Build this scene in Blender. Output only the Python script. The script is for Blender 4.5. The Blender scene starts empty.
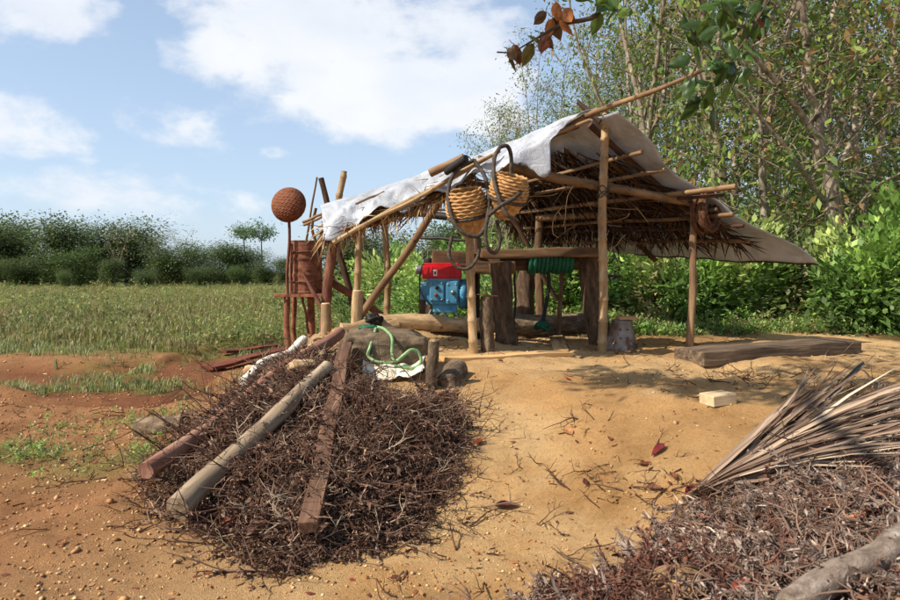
import bpy, math, random
import numpy as np
from mathutils import Vector, Matrix, Quaternion

# ------------------------------------------------------------------ camera, sky, sun, exposure
scene = bpy.context.scene
col = scene.collection
CAMZ, FPX, PITCH = 1.65, 660.0, math.atan(29.0 / 660.0)
cam_d = bpy.data.cameras.new('camera')
cam = bpy.data.objects.new('camera', cam_d)
col.objects.link(cam)
cam.location = (0, 0, CAMZ)
cam.rotation_euler = (math.pi / 2 - PITCH, 0, 0)
cam_d.sensor_width = 36.0
cam_d.lens = 36.0 * FPX / 900.0
cam_d.clip_start = 0.05
cam_d.clip_end = 3000
cam_d.dof.use_dof = True
cam_d.dof.focus_distance = 8.0
cam_d.dof.aperture_fstop = 5.0
scene.camera = cam

SUN = Vector((-0.93, -0.44, 0.95)).normalized()          # towards the sun
sun_el = math.asin(SUN.z)
sun_rot = math.atan2(SUN.x, SUN.y)

world = bpy.data.worlds.new('World')
scene.world = world
world.use_nodes = True


def build_world():
    nt = world.node_tree
    N, L = nt.nodes, nt.links
    N.clear()
    out = N.new('ShaderNodeOutputWorld')
    bg = N.new('ShaderNodeBackground')
    bg.inputs['Strength'].default_value = 0.10
    L.new(bg.outputs[0], out.inputs[0])
    sky = N.new('ShaderNodeTexSky')
    sky.sky_type = 'NISHITA'
    sky.sun_disc = False
    sky.sun_elevation = sun_el
    sky.sun_rotation = sun_rot
    sky.altitude = 50
    sky.air_density = 1.0
    sky.dust_density = 1.2
    sky.ozone_density = 1.3
    tc = N.new('ShaderNodeTexCoord')

    def math_(op, a, b=None, clamp=False):
        m = N.new('ShaderNodeMath')
        m.operation = op
        m.use_clamp = clamp
        for i, v in enumerate((a, b)):
            if v is None:
                continue
            if isinstance(v, (int, float)):
                m.inputs[i].default_value = v
            else:
                L.new(v, m.inputs[i])
        return m.outputs[0]

    def noise(vec, scale, detail, rough, dist=0.0):
        n = N.new('ShaderNodeTexNoise')
        L.new(vec, n.inputs['Vector'])
        n.inputs['Scale'].default_value = scale
        n.inputs['Detail'].default_value = detail
        n.inputs['Roughness'].default_value = rough
        n.inputs['Distortion'].default_value = dist
        return n.outputs['Fac']
    d = tc.outputs['Generated']
    sep = N.new('ShaderNodeSeparateXYZ')
    L.new(d, sep.inputs[0])
    # flatten clouds a little: scale the vertical
    mp = N.new('ShaderNodeMapping')
    mp.inputs['Scale'].default_value = (1, 1, 1.8)
    L.new(d, mp.inputs['Vector'])
    n1 = noise(mp.outputs[0], 3.2, 8, 0.56, 0.15)
    n2 = noise(mp.outputs[0], 11.0, 9, 0.62, 0.2)
    n3 = noise(mp.outputs[0], 1.6, 3, 0.5)
    # cumulus banks: centre direction, half widths across / up
    blobs = [(300, 20, .20, .11, 1.0), (345, 95, .21, .085, 1.0), (235, 45, .12, .10, .8), (190, 118, .11, .05, .75), (272, 152, .04, .02, .6),
             (40, 15, .12, .05, .85), (480, 95, .10, .07, .75), (470, 15, .14, .06, .7),
             (15, 125, .10, .045, .55), (120, 180, .12, .04, .4), (90, 195, .25, .035, .42)]
    total = None
    for (px, py, w, h, a) in blobs:
        u, v = (px - 450) / FPX, (300 - py) / FPX
        c = Vector((u, math.cos(PITCH) + v * math.sin(PITCH), -math.sin(PITCH) + v * math.cos(PITCH))).normalized()
        s = N.new('ShaderNodeVectorMath')
        s.operation = 'SUBTRACT'
        L.new(d, s.inputs[0])
        s.inputs[1].default_value = c
        m = N.new('ShaderNodeVectorMath')
        m.operation = 'MULTIPLY'
        L.new(s.outputs[0], m.inputs[0])
        m.inputs[1].default_value = (1 / w, 1 / w, 1 / h)
        ln = N.new('ShaderNodeVectorMath')
        ln.operation = 'LENGTH'
        L.new(m.outputs[0], ln.inputs[0])
        f = math_('MULTIPLY', math_('SUBTRACT', 1.25, ln.outputs['Value'], True), a)
        total = f if total is None else math_('MAXIMUM', total, f)
    # free clouds everywhere else on the dome
    freec = math_('MULTIPLY', math_('SUBTRACT', n3, 0.50), 1.6)
    # elsewhere (outside the view) clouds follow the noise alone
    side = math_('SUBTRACT', 1.0, math_('MULTIPLY', math_('SUBTRACT', sep.outputs['Y'], 0.55), 4.0, True), True)
    base = math_('ADD', total, math_('MULTIPLY', freec, side))
    k = math_('ADD', base, math_('MULTIPLY', math_('SUBTRACT', n1, 0.5), 2.3))
    k = math_('ADD', k, math_('MULTIPLY', math_('SUBTRACT', n2, 0.5), 1.3))
    ramp = N.new('ShaderNodeValToRGB')
    ramp.color_ramp.elements[0].position = 0.26
    ramp.color_ramp.elements[1].position = 0.80
    ramp.color_ramp.interpolation = 'EASE'
    L.new(k, ramp.inputs[0])
    # cloud tone: bright edges, softer grey bodies
    tone = N.new('ShaderNodeValToRGB')
    tone.color_ramp.elements[0].position = 0.30
    tone.color_ramp.elements[0].color = (5.0, 5.35, 5.95, 1)
    tone.color_ramp.elements[1].position = 0.62
    tone.color_ramp.elements[1].color = (6.05, 6.15, 6.3, 1)
    L.new(noise(mp.outputs[0], 6.0, 5, 0.5), tone.inputs[0])
    # thin high haze whitens the blue
    hz = N.new('ShaderNodeMix')
    hz.data_type = 'RGBA'
    hzf = math_('SUBTRACT', 0.62, math_('MULTIPLY', sep.outputs['Z'], 0.62), True)
    L.new(hzf, hz.inputs['Factor'])
    L.new(sky.outputs[0], hz.inputs['A'])
    hz.inputs['B'].default_value = (3.9, 4.9, 6.3, 1)
    mix = N.new('ShaderNodeMix')
    mix.data_type = 'RGBA'
    L.new(math_('MULTIPLY', ramp.outputs[0], 0.93), mix.inputs['Factor'])
    L.new(hz.outputs['Result'], mix.inputs['A'])
    L.new(tone.outputs[0], mix.inputs['B'])
    L.new(mix.outputs['Result'], bg.inputs['Color'])


build_world()
sun_d = bpy.data.lights.new('sun', 'SUN')
sun_d.energy = 4.3
sun_d.angle = math.radians(0.53)
sun_d.color = (1.0, 0.93, 0.82)
sun_o = bpy.data.objects.new('sun', sun_d)
col.objects.link(sun_o)
sun_o.rotation_euler = SUN.to_track_quat('Z', 'Y').to_euler()
sun_o.location = (-20, -12, 25)

scene.view_settings.view_transform = 'Standard'
scene.view_settings.look = 'None'
scene.view_settings.exposure = 0.72
scene.view_settings.gamma = 1.0
scene.view_settings.use_curve_mapping = False
scene.render.engine = 'CYCLES'
scene.cycles.max_bounces = 6
scene.cycles.diffuse_bounces = 3
scene.cycles.transmission_bounces = 4
scene.cycles.transparent_max_bounces = 6
scene.cycles.use_denoising = True

# ------------------------------------------------------------------ numeric helpers
rng = np.random.default_rng(11)
random.seed(5)


def lin(r, g, b):
    f = lambda c: (c / 255 / 12.92) if c / 255 <= 0.04045 else ((c / 255 + 0.055) / 1.055) ** 2.4
    return (f(r), f(g), f(b))


_T = np.random.default_rng(3).random((256, 256))


def vnoise(x, y):
    x = np.asarray(x, float)
    y = np.asarray(y, float)
    xi, yi = np.floor(x).astype(int), np.floor(y).astype(int)
    fx, fy = x - xi, y - yi
    fx, fy = fx * fx * (3 - 2 * fx), fy * fy * (3 - 2 * fy)
    a, b = _T[xi & 255, yi & 255], _T[(xi + 1) & 255, yi & 255]
    c, d_ = _T[xi & 255, (yi + 1) & 255], _T[(xi + 1) & 255, (yi + 1) & 255]
    return (a * (1 - fx) + b * fx) * (1 - fy) + (c * (1 - fx) + d_ * fx) * fy


def fbm(x, y, o=4, g=0.5):
    s, a, t = 0, 1.0, 0
    for i in range(o):
        s = s + a * vnoise(np.asarray(x) * 2 ** i + 17.3 * i, np.asarray(y) * 2 ** i + 9.1 * i)
        t += a
        a *= g
    return s / t - 0.5


def ss(a, b, x):
    t = np.clip((np.asarray(x, float) - a) / (b - a), 0, 1)
    return t * t * (3 - 2 * t)


def ray(px, py):
    u, v = (px - 450) / FPX, (300 - py) / FPX
    c, s = math.cos(PITCH), math.sin(PITCH)
    d_ = Vector((u, c + v * s, -s + v * c))
    return d_ / d_.y


def P(px, py, d_):
    return Vector((0, 0, CAMZ)) + ray(px, py) * d_


def gauss(x, y, cx, cy, rx, ry):
    return np.exp(-((x - cx) / rx) ** 2 - ((y - cy) / ry) ** 2)


# ------------------------------------------------------------------ terrain height
def ground_low(x, y):
    x = np.asarray(x, float)
    y = np.asarray(y, float)
    t = (y - 3.5) / 3.7 + 0.25 * np.maximum(0, x - 0.3)
    front = ss(0.0, 1.0, t)
    wob = 0.5 * fbm(y * 0.6 + 3, x * 0.3 + 8, 2)
    left = ss(-3.5, -1.3, x + wob)
    back = 1 - 0.75 * ss(12.0, 17.0, y) * (1 - ss(1.0, 4.5, x))
    z = 0.62 * front * left * back
    z = z + ss(10.5, 30, y) * ss(1.5, 6, x) * 1.0
    z = z + 0.50 * gauss(x, y, 2.0, 2.2, 1.25, 0.95)
    # rubble shoulder at the left of the platform
    z = z + 0.13 * gauss(x, y, -1.75, 8.3, 0.75, 0.6)
    # crest of the sand in front of the machine and a dug hollow by the beam
    z = z + 0.05 * gauss(x, y, 0.1, 8.4, 0.9, 0.35)
    z = z + 0.24 * gauss(x, y, -0.9, 8.75, 1.25, 0.75)
    z = z - 0.17 * gauss(x, y, 3.12, 7.25, 0.42, 0.22)
    z = z + 0.06 * gauss(x, y, 3.6, 6.9, 0.5, 0.3)
    # eroded gullies in the field's near edge
    f = ss(-1.5, -3.0, x) * ss(6.5, 9, y) * (1 - ss(16, 20, y))
    z = z - 0.16 * f * ss(0.04, 0.14, fbm(x * 0.45 + 31, y * 0.55 + 2, 3))
    return z


def ground_z(x, y):
    x = np.asarray(x, float)
    y = np.asarray(y, float)
    z = ground_low(x, y)
    near = 1 - ss(14, 22, np.hypot(x, y))
    z = z + near * (0.085 * fbm(x * 1.3, y * 1.3, 3) + 0.05 * fbm(x * 5, y * 5, 3) + 0.026 * fbm(x * 15, y * 15, 2))
    z = z + (1 - near) * 0.3 * fbm(x * 0.15, y * 0.15, 3)
    # crumbly shoulder
    z = z + 0.12 * gauss(x, y, -1.75, 8.2, 0.7, 0.6) * np.abs(fbm(x * 5, y * 5, 3)) * 3
    return z


def inside_dist(px_, py_, poly):
    """signed distance to polygon, positive inside"""
    px_ = np.asarray(px_, float)
    py_ = np.asarray(py_, float)
    dmin = np.full(px_.shape, 1e9)
    ins = np.zeros(px_.shape, bool)
    n = len(poly)
    for i in range(n):
        x1, y1 = poly[i]
        x2, y2 = poly[(i + 1) % n]
        ex, ey = x2 - x1, y2 - y1
        t = np.clip(((px_ - x1) * ex + (py_ - y1) * ey) / (ex * ex + ey * ey + 1e-12), 0, 1)
        dmin = np.minimum(dmin, np.hypot(px_ - x1 - t * ex, py_ - y1 - t * ey))
        cond = ((y1 > py_) != (y2 > py_)) & (px_ < (x2 - x1) * (py_ - y1) / (y2 - y1 + 1e-12) + x1)
        ins ^= cond
    return np.where(ins, dmin, -dmin)


_RD = np.concatenate([np.linspace(1.2, 16, 740), np.geomspace(16.05, 120, 160)])


def hit(px, py, fn):
    r = ray(px, py)
    lo, hi = None, None
    zz = CAMZ + r.z * _RD
    below = zz <= fn(r.x * _RD, _RD)
    k = int(np.argmax(below)) if below.any() else len(_RD) - 1
    k = max(k, 1)
    dd = np.linspace(_RD[k - 1], _RD[k], 24)
    f = CAMZ + r.z * dd - fn(r.x * dd, dd)
    j = int(np.argmax(f <= 0)) if (f <= 0).any() else 23
    return Vector((0, 0, CAMZ)) + r * float(dd[j])


POLY_L = [tuple(hit(a, b, ground_low)[:2]) for a, b in
          [(325, 360), (352, 384), (395, 402), (448, 394), (470, 425), (455, 475), (405, 545), (330, 562), (275, 575), (225, 545), (172, 520), (150, 470), (200, 430), (255, 388), (300, 365)]]
POLY_R = [(0.05, 2.95), (0.55, 3.25), (1.25, 3.75), (1.9, 4.2), (2.7, 4.7), (3.6, 5.0), (5, 4.5), (5, 1.0), (0.2, 1.0), (-0.1, 2.2)]


def surf(x, y):
    z = ground_z(x, y)
    a = inside_dist(x, y, POLY_L)
    z = z + 0.24 * ss(0.0, 0.65, a) * (1 + 0.5 * fbm(np.asarray(x) * 2.5, np.asarray(y) * 2.5, 3))
    b = inside_dist(x, y, POLY_R)
    z = z + 0.13 * ss(0.0, 0.5, b) * (1 + 0.8 * fbm(np.asarray(x) * 2.5, np.asarray(y) * 2.5, 3))
    return z


def G(px, py):
    return hit(px, py, surf)


def S(x, y):
    return float(surf(x, y))


# ------------------------------------------------------------------ mesh helpers
WM = {}


class Acc:
    """collects vertices / faces (tris padded as quads are not needed: quads and tris kept apart)"""

    def __init__(self):
        self.V, self.Q, self.T, self.C, self.n = [], [], [], [], 0

    def add(self, V, Q=None, T=None, C=None):
        V = np.asarray(V, float).reshape(-1, 3)
        if Q is not None and len(Q):
            self.Q.append(np.asarray(Q, int) + self.n)
        if T is not None and len(T):
            self.T.append(np.asarray(T, int) + self.n)
        if C is not None:
            C = np.asarray(C, float)
            if C.ndim == 1:
                C = np.tile(C, (len(V), 1))
            self.C.append(C)
        self.V.append(V)
        self.n += len(V)
        return self

    def mesh(self, name, smooth=True):
        V = np.concatenate(self.V)
        Q = np.concatenate(self.Q) if self.Q else np.zeros((0, 4), int)
        T = np.concatenate(self.T) if self.T else np.zeros((0, 3), int)
        me = bpy.data.meshes.new(name)
        me.vertices.add(len(V))
        me.vertices.foreach_set('co', V.astype(np.float32).ravel())
        nl = len(Q) * 4 + len(T) * 3
        me.loops.add(nl)
        me.loops.foreach_set('vertex_index', np.concatenate([Q.ravel(), T.ravel()]).astype(np.int32))
        me.polygons.add(len(Q) + len(T))
        st = np.concatenate([np.arange(len(Q)) * 4, len(Q) * 4 + np.arange(len(T)) * 3]).astype(np.int32)
        me.polygons.foreach_set('loop_start', st)
        me.update(calc_edges=True)
        if smooth:
            me.polygons.foreach_set('use_smooth', np.ones(len(Q) + len(T), bool))
        if self.C:
            C = np.concatenate(self.C)
            at = me.attributes.new('col', 'FLOAT_COLOR', 'POINT')
            at.data.foreach_set('color', np.concatenate([C, np.ones((len(C), 1))], 1).astype(np.float32).ravel())
        me.validate()
        return me


def place(name, me, mat, parent=None, M=None):
    o = bpy.data.objects.new(name, me)
    col.objects.link(o)
    M = M or Matrix.Identity(4)
    if mat is not None and me is not None:
        if not me.materials:
            me.materials.append(mat)
    o.matrix_world = M
    if parent is not None:
        o.parent = parent
        o.matrix_parent_inverse = WM[parent.name].inverted()
        o.matrix_basis = M
    WM[o.name] = M.copy()
    return o


def empty(name, loc=(0, 0, 0)):
    o = bpy.data.objects.new(name, None)
    o.empty_display_size = 0.1
    col.objects.link(o)
    o.location = loc
    WM[o.name] = Matrix.Translation(loc)
    return o


def tag(o, label=None, cat=None, group=None, kind=None):
    if label:
        o['label'] = label
    if cat:
        o['category'] = cat
    if group:
        o['group'] = group
    if kind:
        o['kind'] = kind
    return o


def tube(pts, rad, k=6, cap=True):
    pts = np.asarray(pts, float)
    n = len(pts)
    rad = np.broadcast_to(np.asarray(rad, float), (n,))
    tg = np.gradient(pts, axis=0)
    tg /= np.linalg.norm(tg, axis=1)[:, None] + 1e-9
    up = np.array([0, 0, 1.0]) if abs(tg[0, 2]) < 0.9 else np.array([1.0, 0, 0])
    a = np.cross(tg[0], up)
    a /= np.linalg.norm(a) + 1e-9
    A = np.zeros((n, 3))
    for i in range(n):
        a = a - tg[i] * np.dot(a, tg[i])
        a /= np.linalg.norm(a) + 1e-9
        A[i] = a
    B = np.cross(tg, A)
    th = np.arange(k) * 2 * math.pi / k
    V = pts[:, None, :] + rad[:, None, None] * (np.cos(th)[None, :, None] * A[:, None, :] + np.sin(th)[None, :, None] * B[:, None, :])
    V = V.reshape(-1, 3)
    i, j = np.meshgrid(np.arange(n - 1), np.arange(k), indexing='ij')
    Q = np.stack([i * k + j, i * k + (j + 1) % k, (i + 1) * k + (j + 1) % k, (i + 1) * k + j], -1).reshape(-1, 4)
    T = []
    if cap:      # the end faces have their own ring so that the cut edge stays sharp
        V = np.concatenate([V, V[:k], V[(n - 1) * k:n * k], pts[:1], pts[-1:]])
        e0, e1, c0, c1 = n * k, n * k + k, n * k + 2 * k, n * k + 2 * k + 1
        for j in range(k):
            T.append((c0, e0 + (j + 1) % k, e0 + j))
            T.append((c1, e1 + j, e1 + (j + 1) % k))
    return V, Q, np.array(T, int).reshape(-1, 3)


def lathe(prof, k=32, mod=None):
    prof = np.asarray(prof, float)
    n = len(prof)
    th = np.arange(k) * 2 * math.pi / k
    R = np.repeat(prof[:, 0][:, None], k, 1)
    Z = np.repeat(prof[:, 1][:, None], k, 1)
    if mod is not None:
        R = R * mod(np.arange(n)[:, None], np.arange(k)[None, :])
    V = np.stack([R * np.cos(th), R * np.sin(th), Z], -1).reshape(-1, 3)
    i, j = np.meshgrid(np.arange(n - 1), np.arange(k), indexing='ij')
    Q = np.stack([i * k + j, i * k + (j + 1) % k, (i + 1) * k + (j + 1) % k, (i + 1) * k + j], -1).reshape(-1, 4)
    return V, Q


def grid_faces(n, m):
    i, j = np.meshgrid(np.arange(n - 1), np.arange(m - 1), indexing='ij')
    return np.stack([i * m + j, (i + 1) * m + j, (i + 1) * m + j + 1, i * m + j + 1], -1).reshape(-1, 4)


def box_mesh(name, sx, sy, sz, bev=0.01, rough=0.0, seed=0, seg=None):
    """bevelled box with ends cut into segments and lightly hewn faces; centred on x,y and z"""
    import bmesh
    bm = bmesh.new()
    bmesh.ops.create_cube(bm, size=1.0)
    bmesh.ops.scale(bm, vec=(sx, sy, sz), verts=bm.verts)
    if bev > 0:
        bmesh.ops.bevel(bm, geom=list(bm.edges), offset=bev, segments=2, affect='EDGES', profile=0.6)
    if seg:
        axis = int(np.argmax((sx, sy, sz)))
        Ln = (sx, sy, sz)[axis]
        no = [0, 0, 0]
        no[axis] = 1
        for i in range(1, seg):
            co = [0, 0, 0]
            co[axis] = -Ln / 2 + Ln * i / seg
            bmesh.ops.bisect_plane(bm, geom=bm.verts[:] + bm.edges[:] + bm.faces[:], plane_co=co, plane_no=no)
    if rough:
        r = random.Random(seed)
        ph = [r.uniform(0, 6.28) for _ in range(6)]
        axis = int(np.argmax((sx, sy, sz)))
        oth = [a for a in range(3) if a != axis]
        for v in bm.verts:
            t = v.co[axis]
            for q, a in enumerate(oth):
                v.co[a] += rough * (math.sin(t * 5 + ph[q]) + 0.5 * math.sin(t * 13 + ph[q + 2])) + r.uniform(-.25, .25) * rough
    me = bpy.data.meshes.new(name)
    bm.normal_update()
    bm.to_mesh(me)
    bm.free()
    for p in me.polygons:
        p.use_smooth = False
    return me


def axis_matrix(p0, p1, roll=0.0):
    p0, p1 = Vector(p0), Vector(p1)
    q = (p1 - p0).to_track_quat('Z', 'Y')
    return Matrix.Translation(p0) @ q.to_matrix().to_4x4() @ Matrix.Rotation(roll, 4, 'Z')


def pole(name, p0, p1, r0, r1, mat, parent=None, bend=0.0, bamboo=False, k=10, seed=None, knots=0.0, wob=0.02, hollow=False):
    """round pole along local z from p0 to p1; bamboo gets swollen joints"""
    r = random.Random(seed if seed is not None else hash((round(p0[0], 3), round(p0[2], 3), round(p1[0], 3))) & 0xffff)
    Ln = (Vector(p1) - Vector(p0)).length
    zs, rs = [], []
    if bamboo:
        z = 0
        st = r.uniform(.24, .30)
        off = r.uniform(0.05, st)
        joints = []
        while off < Ln - .03:
            joints.append(off)
            off += st * r.uniform(.9, 1.1)
        base = set([0.0, Ln])
        ev = [(0.0, 1.0), (Ln, 1.0)]
        for j in joints:
            ev += [(j - .022, 1.0), (j - .008, 1.17), (j, 1.05), (j + .009, 1.13), (j + .024, .97)]
        ev.sort()
        for z, m in ev:
            zs.append(z)
            rs.append((r0 + (r1 - r0) * z / Ln) * m)
    else:
        n = max(5, int(Ln / 0.16) + 2)
        for i in range(n):
            z = Ln * i / (n - 1)
            zs.append(z)
            rs.append((r0 + (r1 - r0) * i / (n - 1)) * (1 + r.uniform(-1, 1) * (0.04 + knots)))
    ph, ph2 = r.uniform(0, 6.28), r.uniform(0, 6.28)
    pts = []
    for z in zs:
        t = z / Ln
        b = bend * 4 * t * (1 - t)
        w = wob * min(1, Ln) * math.sin(t * 7 + ph) * t * (1 - t) * 4
        pts.append((b + w * math.cos(ph2), w * math.sin(ph2), z))
    V, Q, T = tube(pts, rs, k)
    n = len(zs)
    if not bamboo:   # uneven cross section
        ring = np.array([1 + r.uniform(-.07, .07) for _ in range(k)])
        c = np.repeat(np.array(pts)[:, None, :], k, 1).reshape(-1, 3)
        V[:n * k] = c + (V[:n * k] - c) * np.tile(ring, n)[:, None]
        V[n * k:n * k + k] = V[:k]
        V[n * k + k:n * k + 2 * k] = V[(n - 1) * k:n * k]
    a = Acc().add(V, Q, T)
    me = a.mesh(name)
    return place(name, me, mat, parent, axis_matrix(p0, p1))


def smooth_path(pts, n=24):
    pts = np.asarray(pts, float)
    m = len(pts)
    t = np.linspace(0, m - 1, n)
    out = np.zeros((n, 3))
    ext = np.concatenate([[2 * pts[0] - pts[1]], pts, [2 * pts[-1] - pts[-2]]])
    for i, tt in enumerate(t):
        k = min(int(tt), m - 2)
        f = tt - k
        p0, p1, p2, p3 = ext[k:k + 4]
        out[i] = 0.5 * ((2 * p1) + (-p0 + p2) * f + (2 * p0 - 5 * p1 + 4 * p2 - p3) * f * f + (-p0 + 3 * p1 - 3 * p2 + p3) * f ** 3)
    return out


def cable(name, pts, r, mat, parent=None, n=40, k=7):
    V, Q, T = tube(smooth_path(pts, n), r, k)
    return place(name, Acc().add(V, Q, T).mesh(name), mat, parent)


def lumpy(name, dims, seed, amp=0.15, freq=2.2, nu=28, nv=18, power=2.0, flat=None):
    """a lumpy closed body (superellipsoid with noise)"""
    u = np.linspace(0, 2 * math.pi, nu, endpoint=False)
    v = np.linspace(-math.pi / 2 + .02, math.pi / 2 - .02, nv)
    vv, uu = np.meshgrid(v, u, indexing='ij')
    e = 2.0 / power
    sg = lambda a: np.sign(a) * np.abs(a) ** e
    X, Y, Z = sg(np.cos(vv)) * sg(np.cos(uu)), sg(np.cos(vv)) * sg(np.sin(uu)), sg(np.sin(vv))
    nz = 1 + amp * 2 * (fbm(X * freq + seed * 3.1 + 40, Y * freq + Z * freq * 1.3 + 50 + seed, 4))
    V = np.stack([X * nz * dims[0], Y * nz * dims[1], Z * nz * dims[2]], -1).reshape(-1, 3)
    i, j = np.meshgrid(np.arange(nv - 1), np.arange(nu), indexing='ij')
    Q = np.stack([i * nu + j, i * nu + (j + 1) % nu, (i + 1) * nu + (j + 1) % nu, (i + 1) * nu + j], -1).reshape(-1, 4)
    c0, c1 = len(V), len(V) + 1
    V = np.concatenate([V, [V[:nu].mean(0)], [V[-nu:].mean(0)]])
    T = [(c0, (j + 1) % nu, j) for j in range(nu)] + [(c1, (nv - 1) * nu + j, (nv - 1) * nu + (j + 1) % nu) for j in range(nu)]
    return Acc().add(V, Q, T).mesh(name)


def leaf_arrays(pos, size, direc, up, ratio=0.42, fold=0.12):
    """one four-point folded leaf for each position"""
    n = len(pos)
    direc = direc / (np.linalg.norm(direc, axis=1)[:, None] + 1e-9)
    side = np.cross(direc, up)
    side /= np.linalg.norm(side, axis=1)[:, None] + 1e-9
    nor = np.cross(side, direc)
    s = np.asarray(size)[:, None]
    b = pos
    tip = pos + direc * s - nor * s * fold * 0.8
    mid = pos + direc * s * 0.48 + nor * s * fold * 0.5
    l_ = mid + side * s * ratio * 0.5 - nor * s * fold
    r_ = mid - side * s * ratio * 0.5 - nor * s * fold
    V = np.stack([b, r_, tip, l_], 1).reshape(-1, 3)
    k = np.arange(n) * 4
    T = np.concatenate([np.stack([k, k + 1, k + 2], 1), np.stack([k, k + 2, k + 3], 1)])
    return V, T


def rand_unit(r, n):
    v = r.normal(size=(n, 3))
    return v / np.linalg.norm(v, axis=1)[:, None]


def instances(protos, idx, pos, az, tilt, roll, scale):
    """numpy copies of prototype (V,Q,T,C) sets, merged: returns Acc"""
    acc = Acc()
    for k, pr in enumerate(protos):
        m = np.nonzero(idx == k)[0]
        if not len(m):
            continue
        V, Q, T, C = pr
        ca, sa, ct, st, cr, sr = np.cos(az[m]), np.sin(az[m]), np.cos(tilt[m]), np.sin(tilt[m]), np.cos(roll[m]), np.sin(roll[m])
        # local: x = along, z = up. roll about x, tilt about y, azimuth about z
        x, y, z = V[:, 0][None], V[:, 1][None], V[:, 2][None]
        y1, z1 = y * cr[:, None] - z * sr[:, None], y * sr[:, None] + z * cr[:, None]
        x2, z2 = x * ct[:, None] - z1 * st[:, None], x * st[:, None] + z1 * ct[:, None]
        x3, y3 = x2 * ca[:, None] - y1 * sa[:, None], x2 * sa[:, None] + y1 * ca[:, None]
        W = np.stack([x3, y3, z2], -1) * scale[m][:, None, None] + pos[m][:, None, :]
        off = (np.arange(len(m)) * len(V))[:, None, None]
        acc.add(W.reshape(-1, 3), (Q[None] + off).reshape(-1, 4) if len(Q) else None, (T[None] + off).reshape(-1, 3) if len(T) else None,
                (C[None] * (0.75 + 0.5 * rng.random((len(m), 1, 1)))).reshape(-1, 3))
    return acc


# ------------------------------------------------------------------ materials
MATS = {}


def mat_nodes(name):
    m = bpy.data.materials.new(name)
    m.use_nodes = True
    nt = m.node_tree
    nt.nodes.clear()
    out = nt.nodes.new('ShaderNodeOutputMaterial')
    b = nt.nodes.new('ShaderNodeBsdfPrincipled')
    nt.links.new(b.outputs[0], out.inputs[0])
    return m, nt, b, out


def add_noise(nt, vec, scale, detail=5, rough=0.6, dist=0.0):
    n = nt.nodes.new('ShaderNodeTexNoise')
    n.inputs['Scale'].default_value = scale
    n.inputs['Detail'].default_value = detail
    n.inputs['Roughness'].default_value = rough
    n.inputs['Distortion'].default_value = dist
    if vec is not None:
        nt.links.new(vec, n.inputs['Vector'])
    return n.outputs['Fac']


def ramp3(nt, fac, stops):
    r = nt.nodes.new('ShaderNodeValToRGB')
    e = r.color_ramp.elements
    while len(e) > len(stops):
        e.remove(e[-1])
    while len(e) < len(stops):
        e.new(0.5)
    for el, (p, c) in zip(e, stops):
        el.position = p
        el.color = (*c, 1)
    nt.links.new(fac, r.inputs[0])
    return r.outputs[0]


def mixrgb(nt, fac, a, b, mode='MIX'):
    m = nt.nodes.new('ShaderNodeMix')
    m.data_type = 'RGBA'
    m.blend_type = mode
    for s, v in (('Factor', fac), ('A', a), ('B', b)):
        if isinstance(v, (int, float)):
            m.inputs[s].default_value = v
        elif isinstance(v, tuple):
            m.inputs[s].default_value = (*v, 1)
        else:
            nt.links.new(v, m.inputs[s])
    return m.outputs['Result']


def bump(nt, b, h, strength, dist=0.01):
    n = nt.nodes.new('ShaderNodeBump')
    n.inputs['Strength'].default_value = strength
    n.inputs['Distance'].default_value = dist
    nt.links.new(h, n.inputs['Height'])
    nt.links.new(n.outputs[0], b.inputs['Normal'])


def surface(name, cols, scale=8, stretch=(1, 1, 1), rough=0.85, bmp=0.4, bdist=0.01, spot=None, metal=0.0, coat=0.0):
    """cols: three colours dark/mid/light spread by stretched noise, optional spots of another colour"""
    if name in MATS:
        return MATS[name]
    m, nt, b, out = mat_nodes(name)
    tc = nt.nodes.new('ShaderNodeTexCoord')
    mp = nt.nodes.new('ShaderNodeMapping')
    mp.inputs['Scale'].default_value = stretch
    nt.links.new(tc.outputs['Object'], mp.inputs['Vector'])
    oi = nt.nodes.new('ShaderNodeObjectInfo')
    ad = nt.nodes.new('ShaderNodeVectorMath')
    ad.operation = 'ADD'
    nt.links.new(mp.outputs[0], ad.inputs[0])
    sc_ = nt.nodes.new('ShaderNodeVectorMath')
    sc_.operation = 'SCALE'
    cb = nt.nodes.new('ShaderNodeCombineXYZ')
    for i in range(3):
        nt.links.new(oi.outputs['Random'], cb.inputs[i])
    nt.links.new(cb.outputs[0], sc_.inputs[0])
    sc_.inputs['Scale'].default_value = 13.7
    nt.links.new(sc_.outputs[0], ad.inputs[1])
    v = ad.outputs[0]
    f = add_noise(nt, v, scale, 7, 0.65, 0.3)
    c = ramp3(nt, f, [(0.30, cols[0]), (0.5, cols[1]), (0.70, cols[2])])
    if spot:
        g = add_noise(nt, tc.outputs['Object'], spot[1], 4, 0.6)
        msk = ramp3(nt, g, [(spot[2], (0, 0, 0)), (spot[2] + 0.1, (1, 1, 1))])
        c = mixrgb(nt, msk, c, spot[0])
    # each object a little lighter or darker
    mr = nt.nodes.new('ShaderNodeMapRange')
    mr.inputs['To Min'].default_value = 0.85
    mr.inputs['To Max'].default_value = 1.12
    nt.links.new(oi.outputs['Random'], mr.inputs['Value'])
    hs = nt.nodes.new('ShaderNodeHueSaturation')
    nt.links.new(mr.outputs[0], hs.inputs['Value'])
    nt.links.new(c, hs.inputs['Color'])
    nt.links.new(hs.outputs[0], b.inputs['Base Color'])
    b.inputs['Roughness'].default_value = rough
    b.inputs['Metallic'].default_value = metal
    b.inputs['Specular IOR Level'].default_value = 0.3
    b.inputs['Coat Weight'].default_value = coat
    if bmp:
        bump(nt, b, f, bmp, bdist)
    MATS[name] = m
    return m


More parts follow.
